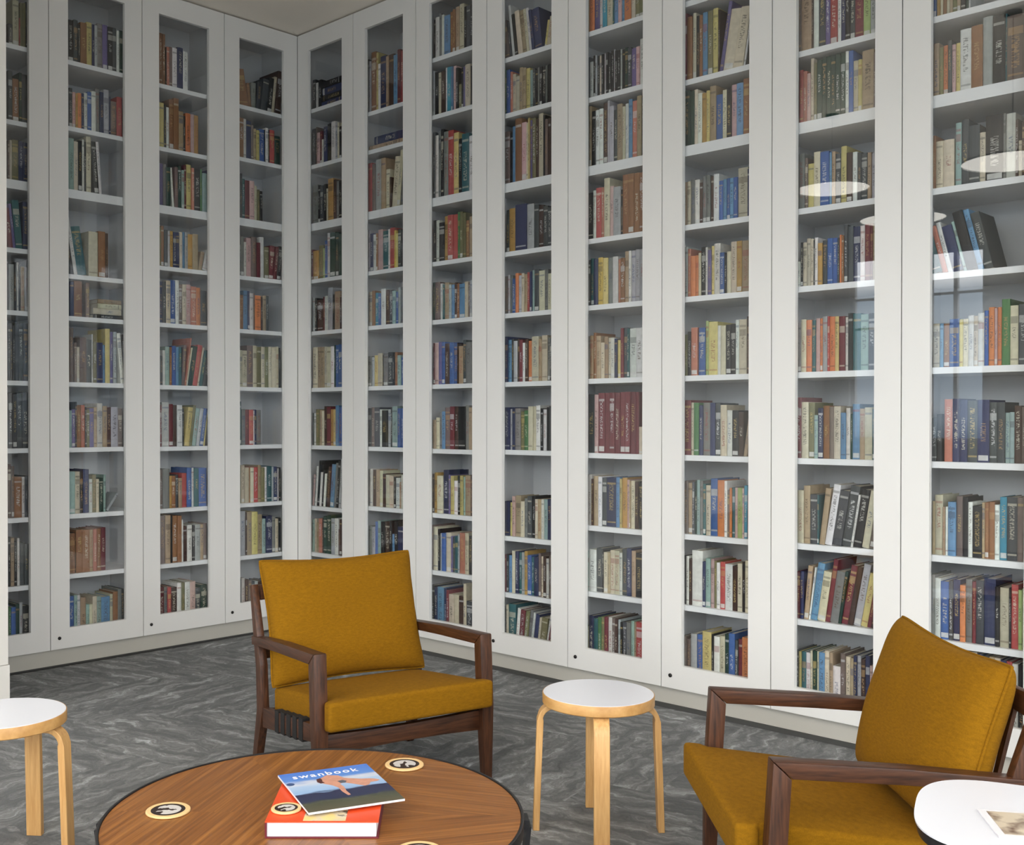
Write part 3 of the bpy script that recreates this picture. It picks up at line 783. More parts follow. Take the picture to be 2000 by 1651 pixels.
def resolve(row):
    """set leaning neighbours against each other without cutting through one another"""
    row = [b for b in row if not b.flat]
    if not any(b.lean for b in row): return
    for b in row:
        if abs(b.lean) < 4: b.lean = 0
    for i in range(len(row)-2, -1, -1):                  # a book leaning left needs its left neighbour at least as steep
        if row[i+1].lean < 0 and row[i].lean < 0: row[i].lean = min(row[i].lean, row[i+1].lean)
    for i in range(1, len(row)):
        if row[i-1].lean > 0: row[i].lean = max(row[i].lean, row[i-1].lean)
    def ext(b, z, side):
        t = math.radians(b.lean); c, s = math.cos(t), math.sin(t); T = b.w*c
        ox = b.w-c*T if b.lean > 0 else 0.0
        oz = s*T if b.lean > 0 else 0.0
        q = [(ox, oz), (ox+c*T, oz-s*T), (ox+c*T+s*b.h, oz-s*T+c*b.h), (ox+s*b.h, oz+c*b.h)]
        xs = []
        for (x0, z0), (x1, z1) in zip(q, q[1:]+q[:1]):
            if (z0-z)*(z1-z) <= 0 and abs(z1-z0) > 1e-9: xs.append(x0+(x1-x0)*(z-z0)/(z1-z0))
        return (max(xs) if side else min(xs)) if xs else None
    zs = [0.0005+0.33*k/60 for k in range(61)]
    for attempt in range(12):
        for i in range(1, len(row)):
            need = row[i-1].x-1
            for a in row[max(0, i-3):i]:
                for z in zs:
                    p, q = ext(a, z, True), ext(row[i], z, False)
                    if p is not None and q is not None: need = max(need, a.x+p-q+0.0004)
            if row[i].x < need: row[i].x = need
        over = max(row[-1].x+max(v for v in (ext(row[-1], z, True) for z in zs) if v is not None), 0)-(W-0.0145)
        if over <= 0: break
        x0 = row[0].x; span = row[-1].x+row[-1].w-x0
        k = max(0.5, 1-(over+0.002)/span)
        for b in row: b.x = x0+(b.x-x0)*k; b.w *= k
for _k in sorted(set((q.case, q.row) for q in ALL)):
    resolve(sorted([q for q in ALL if (q.case, q.row) == _k and not q.flat], key=lambda q: q.x))
# bookcases outside the photo's right edge: fill them the same way, reusing the pattern of R7 and R6
for src, dst in (('R7', 'R9'), ('R6', 'R10')):
    for b in [q for q in ALL if q.case == src]:
        d = Book(); d.__dict__.update(b.__dict__); d.case = dst; d.hidden = True
        ALL.append(d)

def proj_area(b):
    """how large a book shows: its spine's area scaled by distance and foreshortening"""
    o0, rz = frame_of(b.case)
    p = o0+Matrix.Rotation(rz, 3, 'Z') @ Vector((b.x+b.w/2, 0.05, b.z+b.h/2))
    n = Matrix.Rotation(rz, 3, 'Z') @ Vector((0, -1, 0))
    v = CAM-p; d = v.length
    a = b.w*b.h*max(0.0, n.dot(v.normalized()))/d**2
    if getattr(b, 'hidden', False): a = 0
    if b.case == 'R8' and (b.row == 9 or b.x > 0.44): a = 0
    if b.x+b.w*0.5 < G0 or b.x+b.w*0.5 > G1+0.01: a = 0
    if (b.case, b.row) in (('R2', 9), ('R1', 9), ('R2', 8)): a = 0
    return a

def book_geo(bm, layers, b, mat=None, pages=True):
    """cover boards and rounded spine around (x 0..w, y 0..depth, z 0..h); returns nothing"""
    uvl, cl, ll = layers
    rnd = hsh(ord(b.case[0]), sum(map(ord, b.case)), b.row, b.n, int(b.w*1000), int(b.flat))
    base = lin(PAL[b.code][0])
    k = rnd.uniform(0.82, 1.16)
    base = tuple(min(1, max(0, v*k*rnd.uniform(0.95, 1.05))) for v in base)
    lab = lin(rnd.choice(LABCOL[b.code in DARK])); seed = rnd.random()
    if b.code in 'kg' and rnd.random() < 0.5: lab = lin((214, 212, 205))
    dep = min(0.26, max(0.12, b.h*rnd.uniform(0.66, 0.8))) if not b.flat else rnd.uniform(0.19, 0.25)
    set_in = rnd.uniform(0.0, 0.008) if not b.flat else rnd.uniform(0.0, 0.01)
    a = 0.0003
    thick = (b.h-a if b.flat else b.w*math.cos(math.radians(b.lean))-2*a)
    w = b.w if b.flat else thick
    h = b.h if not b.flat else thick
    # profile of the cover seen from above (x, y): left board, curved spine, right board
    th = b.h if b.flat else w
    T = thick; tb = min(0.0025, T*0.18); r = min(0.004, T*0.3)
    outer = [(0, dep), (0, r*0.8), (T*0.12, r*0.3), (T*0.32, 0), (T*0.68, 0), (T*0.88, r*0.3), (T, r*0.8), (T, dep)]
    inner = [(tb, dep), (tb, r+0.002), (T-tb, r+0.002), (T-tb, dep)]
    Ls = b.w if b.flat else h          # length of the spine
    def P(s, y, z): return (s, y, z)
    def tr(s, y, z):
        if b.flat: v = Vector((z, y, s))       # laid flat: thickness up, spine along x
        else: v = Vector((s, y, z))
        v = v+Vector((0, set_in, 0))
        return mat @ v if mat else v
    def colour(f, spine=None):
        for l in f.loops:
            l[cl] = base+(1,); l[ll] = lab+(seed,)
            l[uvl].uv = (-1, -1)
        if spine:
            s0, s1 = spine
            for l, (u, v) in zip(f.loops, ((s0, 0), (s1, 0), (s1, 1), (s0, 1))): l[uvl].uv = (u, v)
        f.material_index = 0
    nO = len(outer)
    bot = [bm.verts.new(tr(s, y, 0)) for s, y in outer]; top = [bm.verts.new(tr(s, y, Ls)) for s, y in outer]
    for i in range(nO-1):
        f = bm.faces.new([bot[i], bot[i+1], top[i+1], top[i]])
        sp = None
        if 1 <= i <= 5: sp = (outer[i][0]/T, outer[i+1][0]/T)
        colour(f, sp)
    ib = [bm.verts.new(tr(s, y, 0)) for s, y in inner]; it = [bm.verts.new(tr(s, y, Ls)) for s, y in inner]
    for i in range(3):
        colour(bm.faces.new([ib[i+1], ib[i], it[i], it[i+1]]))
    # end caps of the cover: boards and spine strip
    for o_, n_ in ((bot, ib), (top, it)):
        colour(bm.faces.new([o_[0], o_[1], n_[1], n_[0]]))
        colour(bm.faces.new([o_[1], o_[2], o_[3], n_[1]]))
        colour(bm.faces.new([o_[3], o_[4], n_[2], n_[1]]))
        colour(bm.faces.new([o_[4], o_[5], o_[6], n_[2]]))
        colour(bm.faces.new([o_[6], o_[7], n_[3], n_[2]]))
        
    colour(bm.faces.new([bot[0], ib[0], it[0], top[0]])); colour(bm.faces.new([bot[-1], top[-1], it[-1], ib[-1]]))
    return (tb, T-tb, r+0.002, dep-0.003, 0.003, Ls-0.003), tr

def page_geo(bm, dims, tr, mi):
    s0, s1, y0, y1, z0, z1 = dims
    e = 0.0002
    vs = [bm.verts.new(tr(*p)) for p in ((s0+e, y0+e, z0), (s1-e, y0+e, z0), (s1-e, y1, z0), (s0+e, y1, z0),
                                         (s0+e, y0+e, z1), (s1-e, y0+e, z1), (s1-e, y1, z1), (s0+e, y1, z1))]
    for q in ((0, 3, 2, 1), (4, 5, 6, 7), (0, 1, 5, 4), (1, 2, 6, 5), (2, 3, 7, 6), (3, 0, 4, 7)):
        f = bm.faces.new([vs[i] for i in q]); f.material_index = mi

def layers_of(bm):
    return (bm.loops.layers.uv.new('UVMap'), bm.loops.layers.float_color.new('Col'), bm.loops.layers.float_color.new('Lab'))

SPINE_Y = 0.053
def place(b):
    o0, rz = frame_of(b.case)
    if b.flat: loc = Vector((b.x, SPINE_Y, b.z+0.0003)); M3 = Matrix.Identity(4)
    else:
        th = math.radians(b.lean)
        off = 0.0
        if b.lean > 0:      # leans right, stands on its lower right edge
            loc = Vector((b.x+b.w-math.cos(th)*(b.w*math.cos(th)), SPINE_Y, b.z+0.0003+math.sin(th)*(b.w*math.cos(th))))
        elif b.lean < 0:    # leans left, stands on its lower left edge
            loc = Vector((b.x, SPINE_Y, b.z+0.0003))
        else: loc = Vector((b.x+0.0003, SPINE_Y, b.z+0.0003))
        M3 = Matrix.Rotation(th, 4, 'Y')
    return Matrix.Translation(o0) @ Matrix.Rotation(rz, 4, 'Z') @ Matrix.Translation(loc) @ M3

ORD = ['zeroth', 'first', 'second', 'third', 'fourth', 'fifth', 'sixth', 'seventh', 'eighth', 'ninth', 'tenth',
       'eleventh', 'twelfth', 'thirteenth', 'fourteenth', 'fifteenth', 'sixteenth', 'seventeenth', 'eighteenth', 'nineteenth', 'twentieth']
CASEWORD = {'R8': 'rightmost bookcase', 'R7': 'second bookcase from right', 'R6': 'third bookcase from right',
            'R5': 'fourth bookcase from right', 'R4': 'fifth bookcase from right', 'R3': 'sixth bookcase from right',
            'R2': 'second bookcase past corner', 'R1': 'bookcase just right of corner',
            'L4': 'bookcase just left of corner', 'L3': 'third bookcase from left', 'L2': 'second bookcase from left', 'L1': 'leftmost bookcase'}
def size_word(b):
    if b.flat: return 'flat'
    if b.w < 0.013: return 'thin'
    if b.w > 0.032: return 'thick'
    if b.h > 0.25: return 'tall'
    if b.h < 0.17: return 'short'
    return ''
def book_label(b):
    first = min(q.row for q in ALL if q.case == b.case)
    row = ORD[b.row-first+1]
    w = ' '.join(x for x in (size_word(b), PAL[b.code][1], 'book') if x)
    if b.flat: return '%s, %s in stack from below, %s shelf down, %s' % (w, ORD[b.n], row, CASEWORD[b.case])
    lean = 'leaning ' if abs(b.lean) > 4 and len(w.split()) < 4 else ''
    return '%s%s, %s from left, %s shelf down, %s' % (lean, w, ORD[b.vis], row, CASEWORD[b.case])
# order among the books whose spines can be seen through the glass
for key in set((q.case, q.row) for q in ALL):
    v = 0
    for q in sorted([q for q in ALL if (q.case, q.row) == key and not q.flat], key=lambda q: q.x):
        if q.x+q.w*0.5 >= G0-0.006: v += 1
        q.vis = max(1, v)

ranked = sorted(ALL, key=proj_area, reverse=True)
single = ranked[:300]; rest = ranked[300:]
for b in single:
    bm = bmesh.new(); ly = layers_of(bm)
    dims, tr = book_geo(bm, ly, b)
    bmesh.ops.recalc_face_normals(bm, faces=list(bm.faces))
    o = make_obj('book', bm, M['book'])
    o.matrix_world = place(b)
    tag(o, book_label(b), 'book', 'books on the glazed shelves')
    bm = bmesh.new(); page_geo(bm, dims, tr, 0)
    bmesh.ops.recalc_face_normals(bm, faces=list(bm.faces))
    make_obj('page_block', bm, M['page'], o)
bm = bmesh.new(); ly = layers_of(bm)
for b in rest:
    dims, tr = book_geo(bm, ly, b, place(b))
    page_geo(bm, dims, tr, 1)
bmesh.ops.recalc_face_normals(bm, faces=list(bm.faces))
o = make_obj('smaller_books', bm, [M['book'], M['page']])
tag(o, 'all the smaller, farther book spines filling the rest of the glazed shelves', 'books', kind='stuff')
bpy.context.view_layer.update()

# ---------------------------------------------------------------- round coffee table
TC = (3.615, -2.704); TZ = 0.38; TR = 0.542
tb = empty('coffee_table', (TC[0], TC[1], 0))
tag(tb, 'low round wooden coffee table with black rim carrying books and coasters', 'table')
bm = bmesh.new(); lathe(bm, [(0, TZ), (TR-0.0085, TZ), (TR-0.008, TZ-0.001), (TR-0.008, TZ-0.022), (0, TZ-0.022)], 128)
o = make_obj('tabletop', bm, M['veneer'], tb); smooth_angle(o, 30)
bm = bmesh.new(); lathe(bm, [(TR-0.0075, TZ-0.024), (TR-0.0075, TZ+0.002), (TR-0.006, TZ+0.003), (TR-0.001, TZ+0.003), (TR, TZ+0.002), (TR, TZ-0.03), (TR-0.02, TZ-0.03), (TR-0.02, TZ-0.024), (TR-0.0075, TZ-0.024)], 128)
o = make_obj('rim', bm, M['black'], tb); smooth_angle(o, 30)
for k in range(4):
    a = math.radians(46+90*k)
    bm = bmesh.new()
    # flat steel upright standing just outside the rim, folding inward under the top
    sweep(bm, [(TR-0.16, 0, TZ-0.037), (TR+0.012, 0, TZ-0.037), (TR-0.02, 0, 0.006)], [(0.055, 0.012)]*3)
    box(bm, TR+0.0005, TR+0.013, -0.0275, 0.0275, TZ-0.045, TZ-0.014)
    o = make_obj('leg', bm, M['black'], tb); o.rotation_euler = (0, 0, a)

# coasters
def coaster_mat():
    m, nt, b = new_mat('coaster_print')
    N = nt.nodes.new; L = nt.links.new
    tc = N('ShaderNodeTexCoord'); no = N('ShaderNodeTexNoise'); no.inputs['Scale'].default_value = 46; no.inputs['Detail'].default_value = 2
    L(tc.outputs['Object'], no.inputs['Vector'])
    ln = N('ShaderNodeVectorMath'); ln.operation = 'LENGTH'; L(tc.outputs['Object'], ln.inputs[0])
    ls = N('ShaderNodeMath'); ls.operation = 'LESS_THAN'; ls.inputs[1].default_value = 0.034; L(ln.outputs['Value'], ls.inputs[0])
    gt = N('ShaderNodeMath'); gt.operation = 'GREATER_THAN'; gt.inputs[1].default_value = 0.47; L(no.outputs['Fac'], gt.inputs[0])
    ml = N('ShaderNodeMath'); ml.operation = 'MULTIPLY'; L(ls.outputs[0], ml.inputs[0]); L(gt.outputs[0], ml.inputs[1])
    mx = N('ShaderNodeMix'); mx.data_type = 'RGBA'; L(ml.outputs[0], mx.inputs[0])
    mx.inputs[6].default_value = lin((40, 26, 22))+(1,); mx.inputs[7].default_value = lin((204, 200, 196))+(1,)
    L(mx.outputs[2], b.inputs['Base Color']); b.inputs['Roughness'].default_value = 0.4
    return m
M['coaster'] = coaster_mat()
M['coaster_wood'] = plain('coaster_wood', (232, 196, 140), 0.5, noise=0.06, scale=60)
def make_coaster():
    root = empty('coaster')
    bm = bmesh.new(); lathe(bm, [(0, 0), (0.054, 0), (0.057, 0.0015), (0.057, 0.0045), (0.055, 0.006), (0.0445, 0.006), (0.044, 0.0045), (0, 0.0045)], 48)
    o = make_obj('rim', bm, M['coaster_wood'], root); smooth_angle(o, 35)
    bm = bmesh.new(); lathe(bm, [(0, 0.0046), (0.0438, 0.0046), (0.0438, 0.0054), (0, 0.0054)], 48)
    make_obj('printed_disc', bm, M['coaster'], root)
    return root
spots = [((3.337, -2.967, TZ+0.0002), 0.4, 'round wooden coaster with dark centre on the left of the coffee table'),
         ((3.500, -2.279, TZ+0.0002), 1.9, 'round wooden coaster with dark centre at the far edge, behind the magazine'),
         ((3.992, -2.690, TZ+0.0002), 2.9, 'round wooden coaster at the near edge, only a sliver in view'),
         ((3.638, -2.812, 0.4222), 0.9, 'small round wooden coaster lying on the red book, partly under the magazine')]
c0 = make_coaster()
for i, (p, rz, lb) in enumerate(spots):
    c_ = c0 if i == 0 else copy_tree(c0)
    c_.location = p; c_.rotation_euler = (0, 0, rz)
    if i == 3: c_.scale = (0.66, 0.66, 1)
    tag(c_, lb, 'coaster', 'round coasters on the coffee table')

# big red book
def quad_frame(o_, ex, ey):
    """object matrix with x along ex and y along ey on a level surface"""
    x = Vector((ex[0], ex[1], 0)).normalized(); z = Vector((0, 0, 1)); y = z.cross(x)
    return Matrix(((x.x, y.x, 0, o_[0]), (x.y, y.y, 0, o_[1]), (0, 0, 1, o_[2]), (0, 0, 0, 1)))
def red_book():
    m, nt, b = new_mat('red_book_cover')
    N = nt.nodes.new; L = nt.links.new
    tc = N('ShaderNodeTexCoord'); sp = N('ShaderNodeSeparateXYZ'); L(tc.outputs['Object'], sp.inputs[0])
    no = N('ShaderNodeTexNoise'); no.inputs['Scale'].default_value = 22; no.inputs['Detail'].default_value = 3; L(tc.outputs['Object'], no.inputs['Vector'])
    def mth(op, a, bb):
        n = N('ShaderNodeMath'); n.operation = op
        for i, v in enumerate((a, bb)):
            if isinstance(v, (int, float)): n.inputs[i].default_value = v
            else: L(v, n.inputs[i])
        return n.outputs[0]
    inp = mth('MULTIPLY', mth('MULTIPLY', mth('GREATER_THAN', sp.outputs[0], 0.092), mth('LESS_THAN', sp.outputs[0], 0.196)),
              mth('MULTIPLY', mth('GREATER_THAN', sp.outputs[1], 0.004), mth('LESS_THAN', sp.outputs[1], 0.17)))
    inp = mth('MULTIPLY', inp, mth('GREATER_THAN', sp.outputs[2], 0.030))
    cr = N('ShaderNodeValToRGB'); e = cr.color_ramp
    e.elements[0].position = 0.36; e.elements[0].color = lin((58, 50, 36))+(1,)
    e.elements[1].position = 0.62; e.elements[1].color = lin((232, 206, 132))+(1,)
    q = e.elements.new(0.47); q.color = lin((214, 200, 176))+(1,)
    q = e.elements.new(0.43); q.color = lin((84, 76, 60))+(1,)
    L(no.outputs['Fac'], cr.inputs[0])
    mx = N('ShaderNodeMix'); mx.data_type = 'RGBA'; L(inp, mx.inputs[0])
    mx.inputs[6].default_value = lin((226, 78, 34))+(1,); L(cr.outputs[0], mx.inputs[7])
    L(mx.outputs[2], b.inputs['Base Color']); b.inputs['Roughness'].default_value = 0.35
    T, Wd, Dp = 0.0415, 0.277, 0.283
    bm = bmesh.new()
    box(bm, 0, Wd, 0, Dp, 0.0385, T); box(bm, 0, Wd, 0, Dp, 0, 0.003)
    box(bm, 0, 0.004, 0, Dp, 0.003, 0.0385, 1)
    for f in bm.faces:
        if f.calc_center_median().z < 0.0384: f.material_index = 1
    o = make_obj('large_book', bm, [m, plain('dark_red_cloth', (104, 26, 40), 0.5)])
    o.matrix_world = quad_frame((3.664, -2.896, TZ+0.0003), (0.71, 0.705), None)
    tag(o, 'thick orange red hardback lying under the blue magazine on the coffee table', 'book')
    bm = bmesh.new(); box(bm, 0.0045, Wd-0.006, 0.005, Dp-0.006, 0.0032, 0.0383)
    make_obj('page_block', bm, M['white_page'], o)
red_book()

# magazine: own cover geometry with printed shapes as thin inlays
def magazine():
    A = Vector((3.438, -2.691)); B = Vector((3.535, -2.452)); D = Vector((3.720, -2.811))
    ex = (B-A).normalized()
    z0 = 0.4285
    Wd, Hd, T = 0.253, 0.305, 0.0055
    # local x along the top edge, local y downwards towards the reader
    x = Vector((ex.x, ex.y, 0)); z = Vector((0, 0, 1)); y = z.cross(x)
    Mx = Matrix(((x.x, y.x, 0, A.x), (x.y, y.y, 0, A.y), (0, 0, 1, z0), (0, 0, 0, 1)))
    # y axis points away from the reader, so the cover spans y in (-Hd, 0)
    m, nt, b = new_mat('magazine_cover')
    N = nt.nodes.new; L = nt.links.new
    tc = N('ShaderNodeTexCoord'); sp = N('ShaderNodeSeparateXYZ'); L(tc.outputs['Object'], sp.inputs[0])
    no = N('ShaderNodeTexNoise'); no.inputs['Scale'].default_value = 18; no.inputs['Detail'].default_value = 4
    mp = N('ShaderNodeMapping'); mp.inputs['Scale'].default_value = (0.6, 2.2, 1); L(tc.outputs['Object'], mp.inputs[0]); L(mp.outputs[0], no.inputs['Vector'])
    ma = N('ShaderNodeMath'); ma.operation = 'MULTIPLY_ADD'; ma.inputs[1].default_value = 0.05; L(no.outputs['Fac'], ma.inputs[0]); L(sp.outputs[1], ma.inputs[2])
    mr = N('ShaderNodeMapRange'); mr.inputs[1].default_value = -Hd+0.025; mr.inputs[2].default_value = 0.025; L(ma.outputs[0], mr.inputs[0])
    cr = N('ShaderNodeValToRGB'); e = cr.color_ramp
    e.interpolation = 'LINEAR'
    stops = [(0.0, (88, 84, 66)), (0.20, (74, 78, 62)), (0.24, (36, 46, 78)), (0.42, (36, 44, 80)), (0.45, (150, 182, 222)), (0.62, (176, 200, 230)), (0.70, (206, 212, 226)), (0.78, (92, 142, 216)), (1.0, (74, 124, 214))]
    e.elements[0].position = 0; e.elements[0].color = lin(stops[0][1])+(1,)
    e.elements[1].position = 1; e.elements[1].color = lin(stops[-1][1])+(1,)
    for p_, c_ in stops[1:-1]:
        q = e.elements.new(p_); q.color = lin(c_)+(1,)
    L(mr.outputs[0], cr.inputs[0]); L(cr.outputs[0], b.inputs['Base Color']); b.inputs['Roughness'].default_value = 0.25
    bm = bmesh.new(); box(bm, 0, Wd, -Hd, 0, 0, T)
    for f in bm.faces:
        if abs(f.normal.z) < 0.5 and False: pass
    bm.normal_update()
    for f in bm.faces:
        if f.normal.z < 0.5: f.material_index = 1
    o = make_obj('magazine', bm, [m, M['white_page']])
    o.matrix_world = Mx
    tag(o, 'blue magazine with white title and leaping figure, on top of the red book', 'magazine')
    # title lettering
    cu = bpy.data.curves.new('title', 'FONT'); cu.body = 'swanbook'; cu.size = 0.050; cu.space_character = 1.25; cu.extrude = 0.0001
    cu.offset = 0.0008
    to = bpy.data.objects.new('title', cu); COL.objects.link(to)
    bpy.context.view_layer.update()
    me = bpy.data.meshes.new_from_object(to.evaluated_get(bpy.context.evaluated_depsgraph_get()))
    bpy.data.objects.remove(to)
    w = max(v.co.x for v in me.vertices)
    for v in me.vertices:
        v.co.x *= 0.185/w; v.co.y *= 0.8
    me.materials.clear(); me.materials.append(plain('title_white', (240, 240, 245), 0.4))
    t2 = bpy.data.objects.new('title', me); COL.objects.link(t2); t2.parent = o; t2.location = (0.030, -0.050, T+0.0002)
    t2['label'] = 'white magazine title lettering'
    # the leaping figure printed on the cover: body, arms and legs as one flat silhouette
    skin = plain('figure_print', (206, 150, 128), 0.4, noise=0.25, scale=60)
    def blob(name, pts, mat, h):
        bm = bmesh.new(); bm.faces.new([bm.verts.new((px, py, 0)) for px, py in pts])
        r = bmesh.ops.extrude_face_region(bm, geom=bm.faces[:])
        bmesh.ops.translate(bm, vec=(0, 0, 0.0001), verts=[v for v in r['geom'] if isinstance(v, bmesh.types.BMVert)])
        bmesh.ops.recalc_face_normals(bm, faces=bm.faces)
        q = make_obj(name, bm, mat, o); q.location = (0, 0, T+h)
        return q
    fig = [(.098, -.072), (.112, -.060), (.122, -.052), (.132, -.058), (.150, -.066), (.158, -.090), (.172, -.100), (.200, -.116), (.222, -.122),
           (.236, -.132), (.244, -.142), (.232, -.150), (.214, -.150), (.206, -.166), (.192, -.172), (.180, -.160), (.162, -.140), (.146, -.126),
           (.134, -.134), (.138, -.158), (.134, -.190), (.136, -.222), (.128, -.224), (.122, -.192), (.122, -.160), (.112, -.136), (.096, -.118), (.088, -.100), (.092, -.084)]
    blob('printed_figure', fig, skin, 0.0002)
    blob('printed_hair', [(.086, -.076), (.098, -.070), (.100, -.084), (.096, -.098), (.100, -.110), (.088, -.112), (.082, -.098)], plain('hair_print', (84, 46, 44), 0.4), 0.0004)
    blob('printed_shorts', [(.134, -.110), (.150, -.106), (.158, -.118), (.150, -.130), (.138, -.128)], plain('shorts_print', (88, 92, 104), 0.4), 0.0004)
    blob('printed_medallion', [(.012+.011*math.cos(a/8*math.pi), -.088+.011*math.sin(a/8*math.pi)) for a in range(16)], plain('dot_print', (58, 84, 130), 0.4), 0.0002)
magazine()

# ---------------------------------------------------------------- stools
def stool(loc, leg_angles, label, rz=0):
    root = empty('stool', (loc[0], loc[1], 0))
    tag(root, label, 'stool', 'round white topped birch stools')
    H, R_ = 0.470, 0.190
    bm = bmesh.new(); lathe(bm, [(0, H), (R_-0.004, H), (R_-0.003, H-0.0008), (R_-0.003, H-0.004), (0, H-0.004)], 96)
    o = make_obj('seat_top', bm, M['laminate'], root); smooth_angle(o, 30)
    bm = bmesh.new(); lathe(bm, [(0, H-0.0045), (R_-0.0028, H-0.0045), (R_-0.0028, H-0.001), (R_-0.001, H-0.001), (R_, H-0.003), (R_, H-0.034), (R_-0.003, H-0.037), (0, H-0.037)], 96)
    o = make_obj('seat_rim', bm, M['birch_x'], root); smooth_angle(o, 30)
    for a in leg_angles:
        bm = bmesh.new()
        pts = [(0.10, 0, H-0.055)]
        # laminated knee bent through ninety degrees
        n = 10; kr = 0.048; cx_, cz_ = 0.150, H-0.046-kr
        for i in range(n+1):
            t = math.pi/2*(1-i/n)
            pts.append((cx_+kr*math.cos(t), 0, cz_+kr*math.sin(t)))
        pts[0] = (0.09, 0, H-0.046)
        pts.append((0.205, 0, 0.20)); pts.append((0.212, 0, 0.0005))
        sweep(bm, pts, [(0.052, 0.017)]*(n+1)+[(0.052, 0.022)]*3)
        o = make_obj('leg', bm, M['birch_z'], root); o.rotation_euler = (0, 0, math.radians(a))
        md = o.modifiers.new('bevel', 'BEVEL'); md.width = 0.002; md.segments = 2; md.limit_method = 'ANGLE'; md.angle_limit = math.radians(50)
        smooth_angle(o, 40)
    return root
stool((3.602, -1.470), [222, 42, 310, 132], 'round white topped birch stool between the two mustard armchairs')
stool((2.420, -3.010), [130, 40, 220, 310], 'round white topped birch stool at the left edge, beside the coffee table')

# ---------------------------------------------------------------- armchairs
CW = 0.35           # half width to the middle of the side frames
def pillow(name, w, h, t, parent, mat, concave=0.02, nu=20, nv=18, corner=0.42):
    """stuffed cushion in its own xz plane, seam round the edge, corners pulled out"""
    bm = bmesh.new()
    def outline(u, v):
        k = 1-0.030*abs(u)**7*abs(v)**7
        x = k*u*w/2*(1-concave*2/w*(1-abs(v)**2)*abs(u)**3)
        z = k*v*h/2*(1-concave*2/h*(1-abs(u)**2)*abs(v)**3)
        return x, z
    grid = {}
    for side in (-1, 1):
        for i in range(nu+1):
            for j in range(nv+1):
                u = -1+2*i/nu; v = -1+2*j/nv
                u_ = math.sin(u*math.pi/2); v_ = math.sin(v*math.pi/2)
                edge = i in (0, nu) or j in (0, nv)
                key = (0 if edge else side, i, j)
                if key in grid: continue
                x, z = outline(u_, v_)
                f = ((1-abs(u_)**3.2)*(1-abs(v_)**3.2))**corner
                y = side*t/2*f if not edge else 0
                rn = math.sin(x*31+z*17)*0.0015+math.sin(x*13-z*23+1.3)*0.002
                grid[key] = bm.verts.new((x, y+(rn if not edge else 0), z))
    for side in (-1, 1):
        for i in range(nu):
            for j in range(nv):
                g_ = lambda a, b_: grid[(0 if a in (0, nu) or b_ in (0, nv) else side, a, b_)]
                q = [g_(i, j), g_(i+1, j), g_(i+1, j+1), g_(i, j+1)]
                bm.faces.new(q if side < 0 else q[::-1])
    bmesh.ops.recalc_face_normals(bm, faces=list(bm.faces))
    o = make_obj(name, bm, mat, parent, True)
    subsurf(o, 1)
    # piping along the seam
    bm = bmesh.new()
    loop = [(i, 0) for i in range(nu)]+[(nu, j) for j in range(nv)]+[(i, nv) for i in range(nu, 0, -1)]+[(0, j) for j in range(nv, 0, -1)]
    pts = []
    for i, j in loop:
        u_ = math.sin((-1+2*i/nu)*math.pi/2); v_ = math.sin((-1+2*j/nv)*math.pi/2)
        x, z = outline(u_, v_); pts.append(Vector((x, 0, z)))
    n = len(pts); rings = []
    for k in range(n):
        tng = (pts[(k+1) % n]-pts[k-1]).normalized(); s1 = Vector((0, 1, 0)); s2 = tng.cross(s1)
        rings.append([bm.verts.new(pts[k]+(s1*math.cos(a)+s2*math.sin(a))*0.0045) for a in [i_*math.pi/3 for i_ in range(6)]])
    for k in range(n):
        a, b_ = rings[k], rings[(k+1) % n]
        for i in range(6): bm.faces.new([a[i], a[(i+1) % 6], b_[(i+1) % 6], b_[i]])
    bmesh.ops.recalc_face_normals(bm, faces=list(bm.faces))
    make_obj('piping', bm, mat, o, True)
    return o

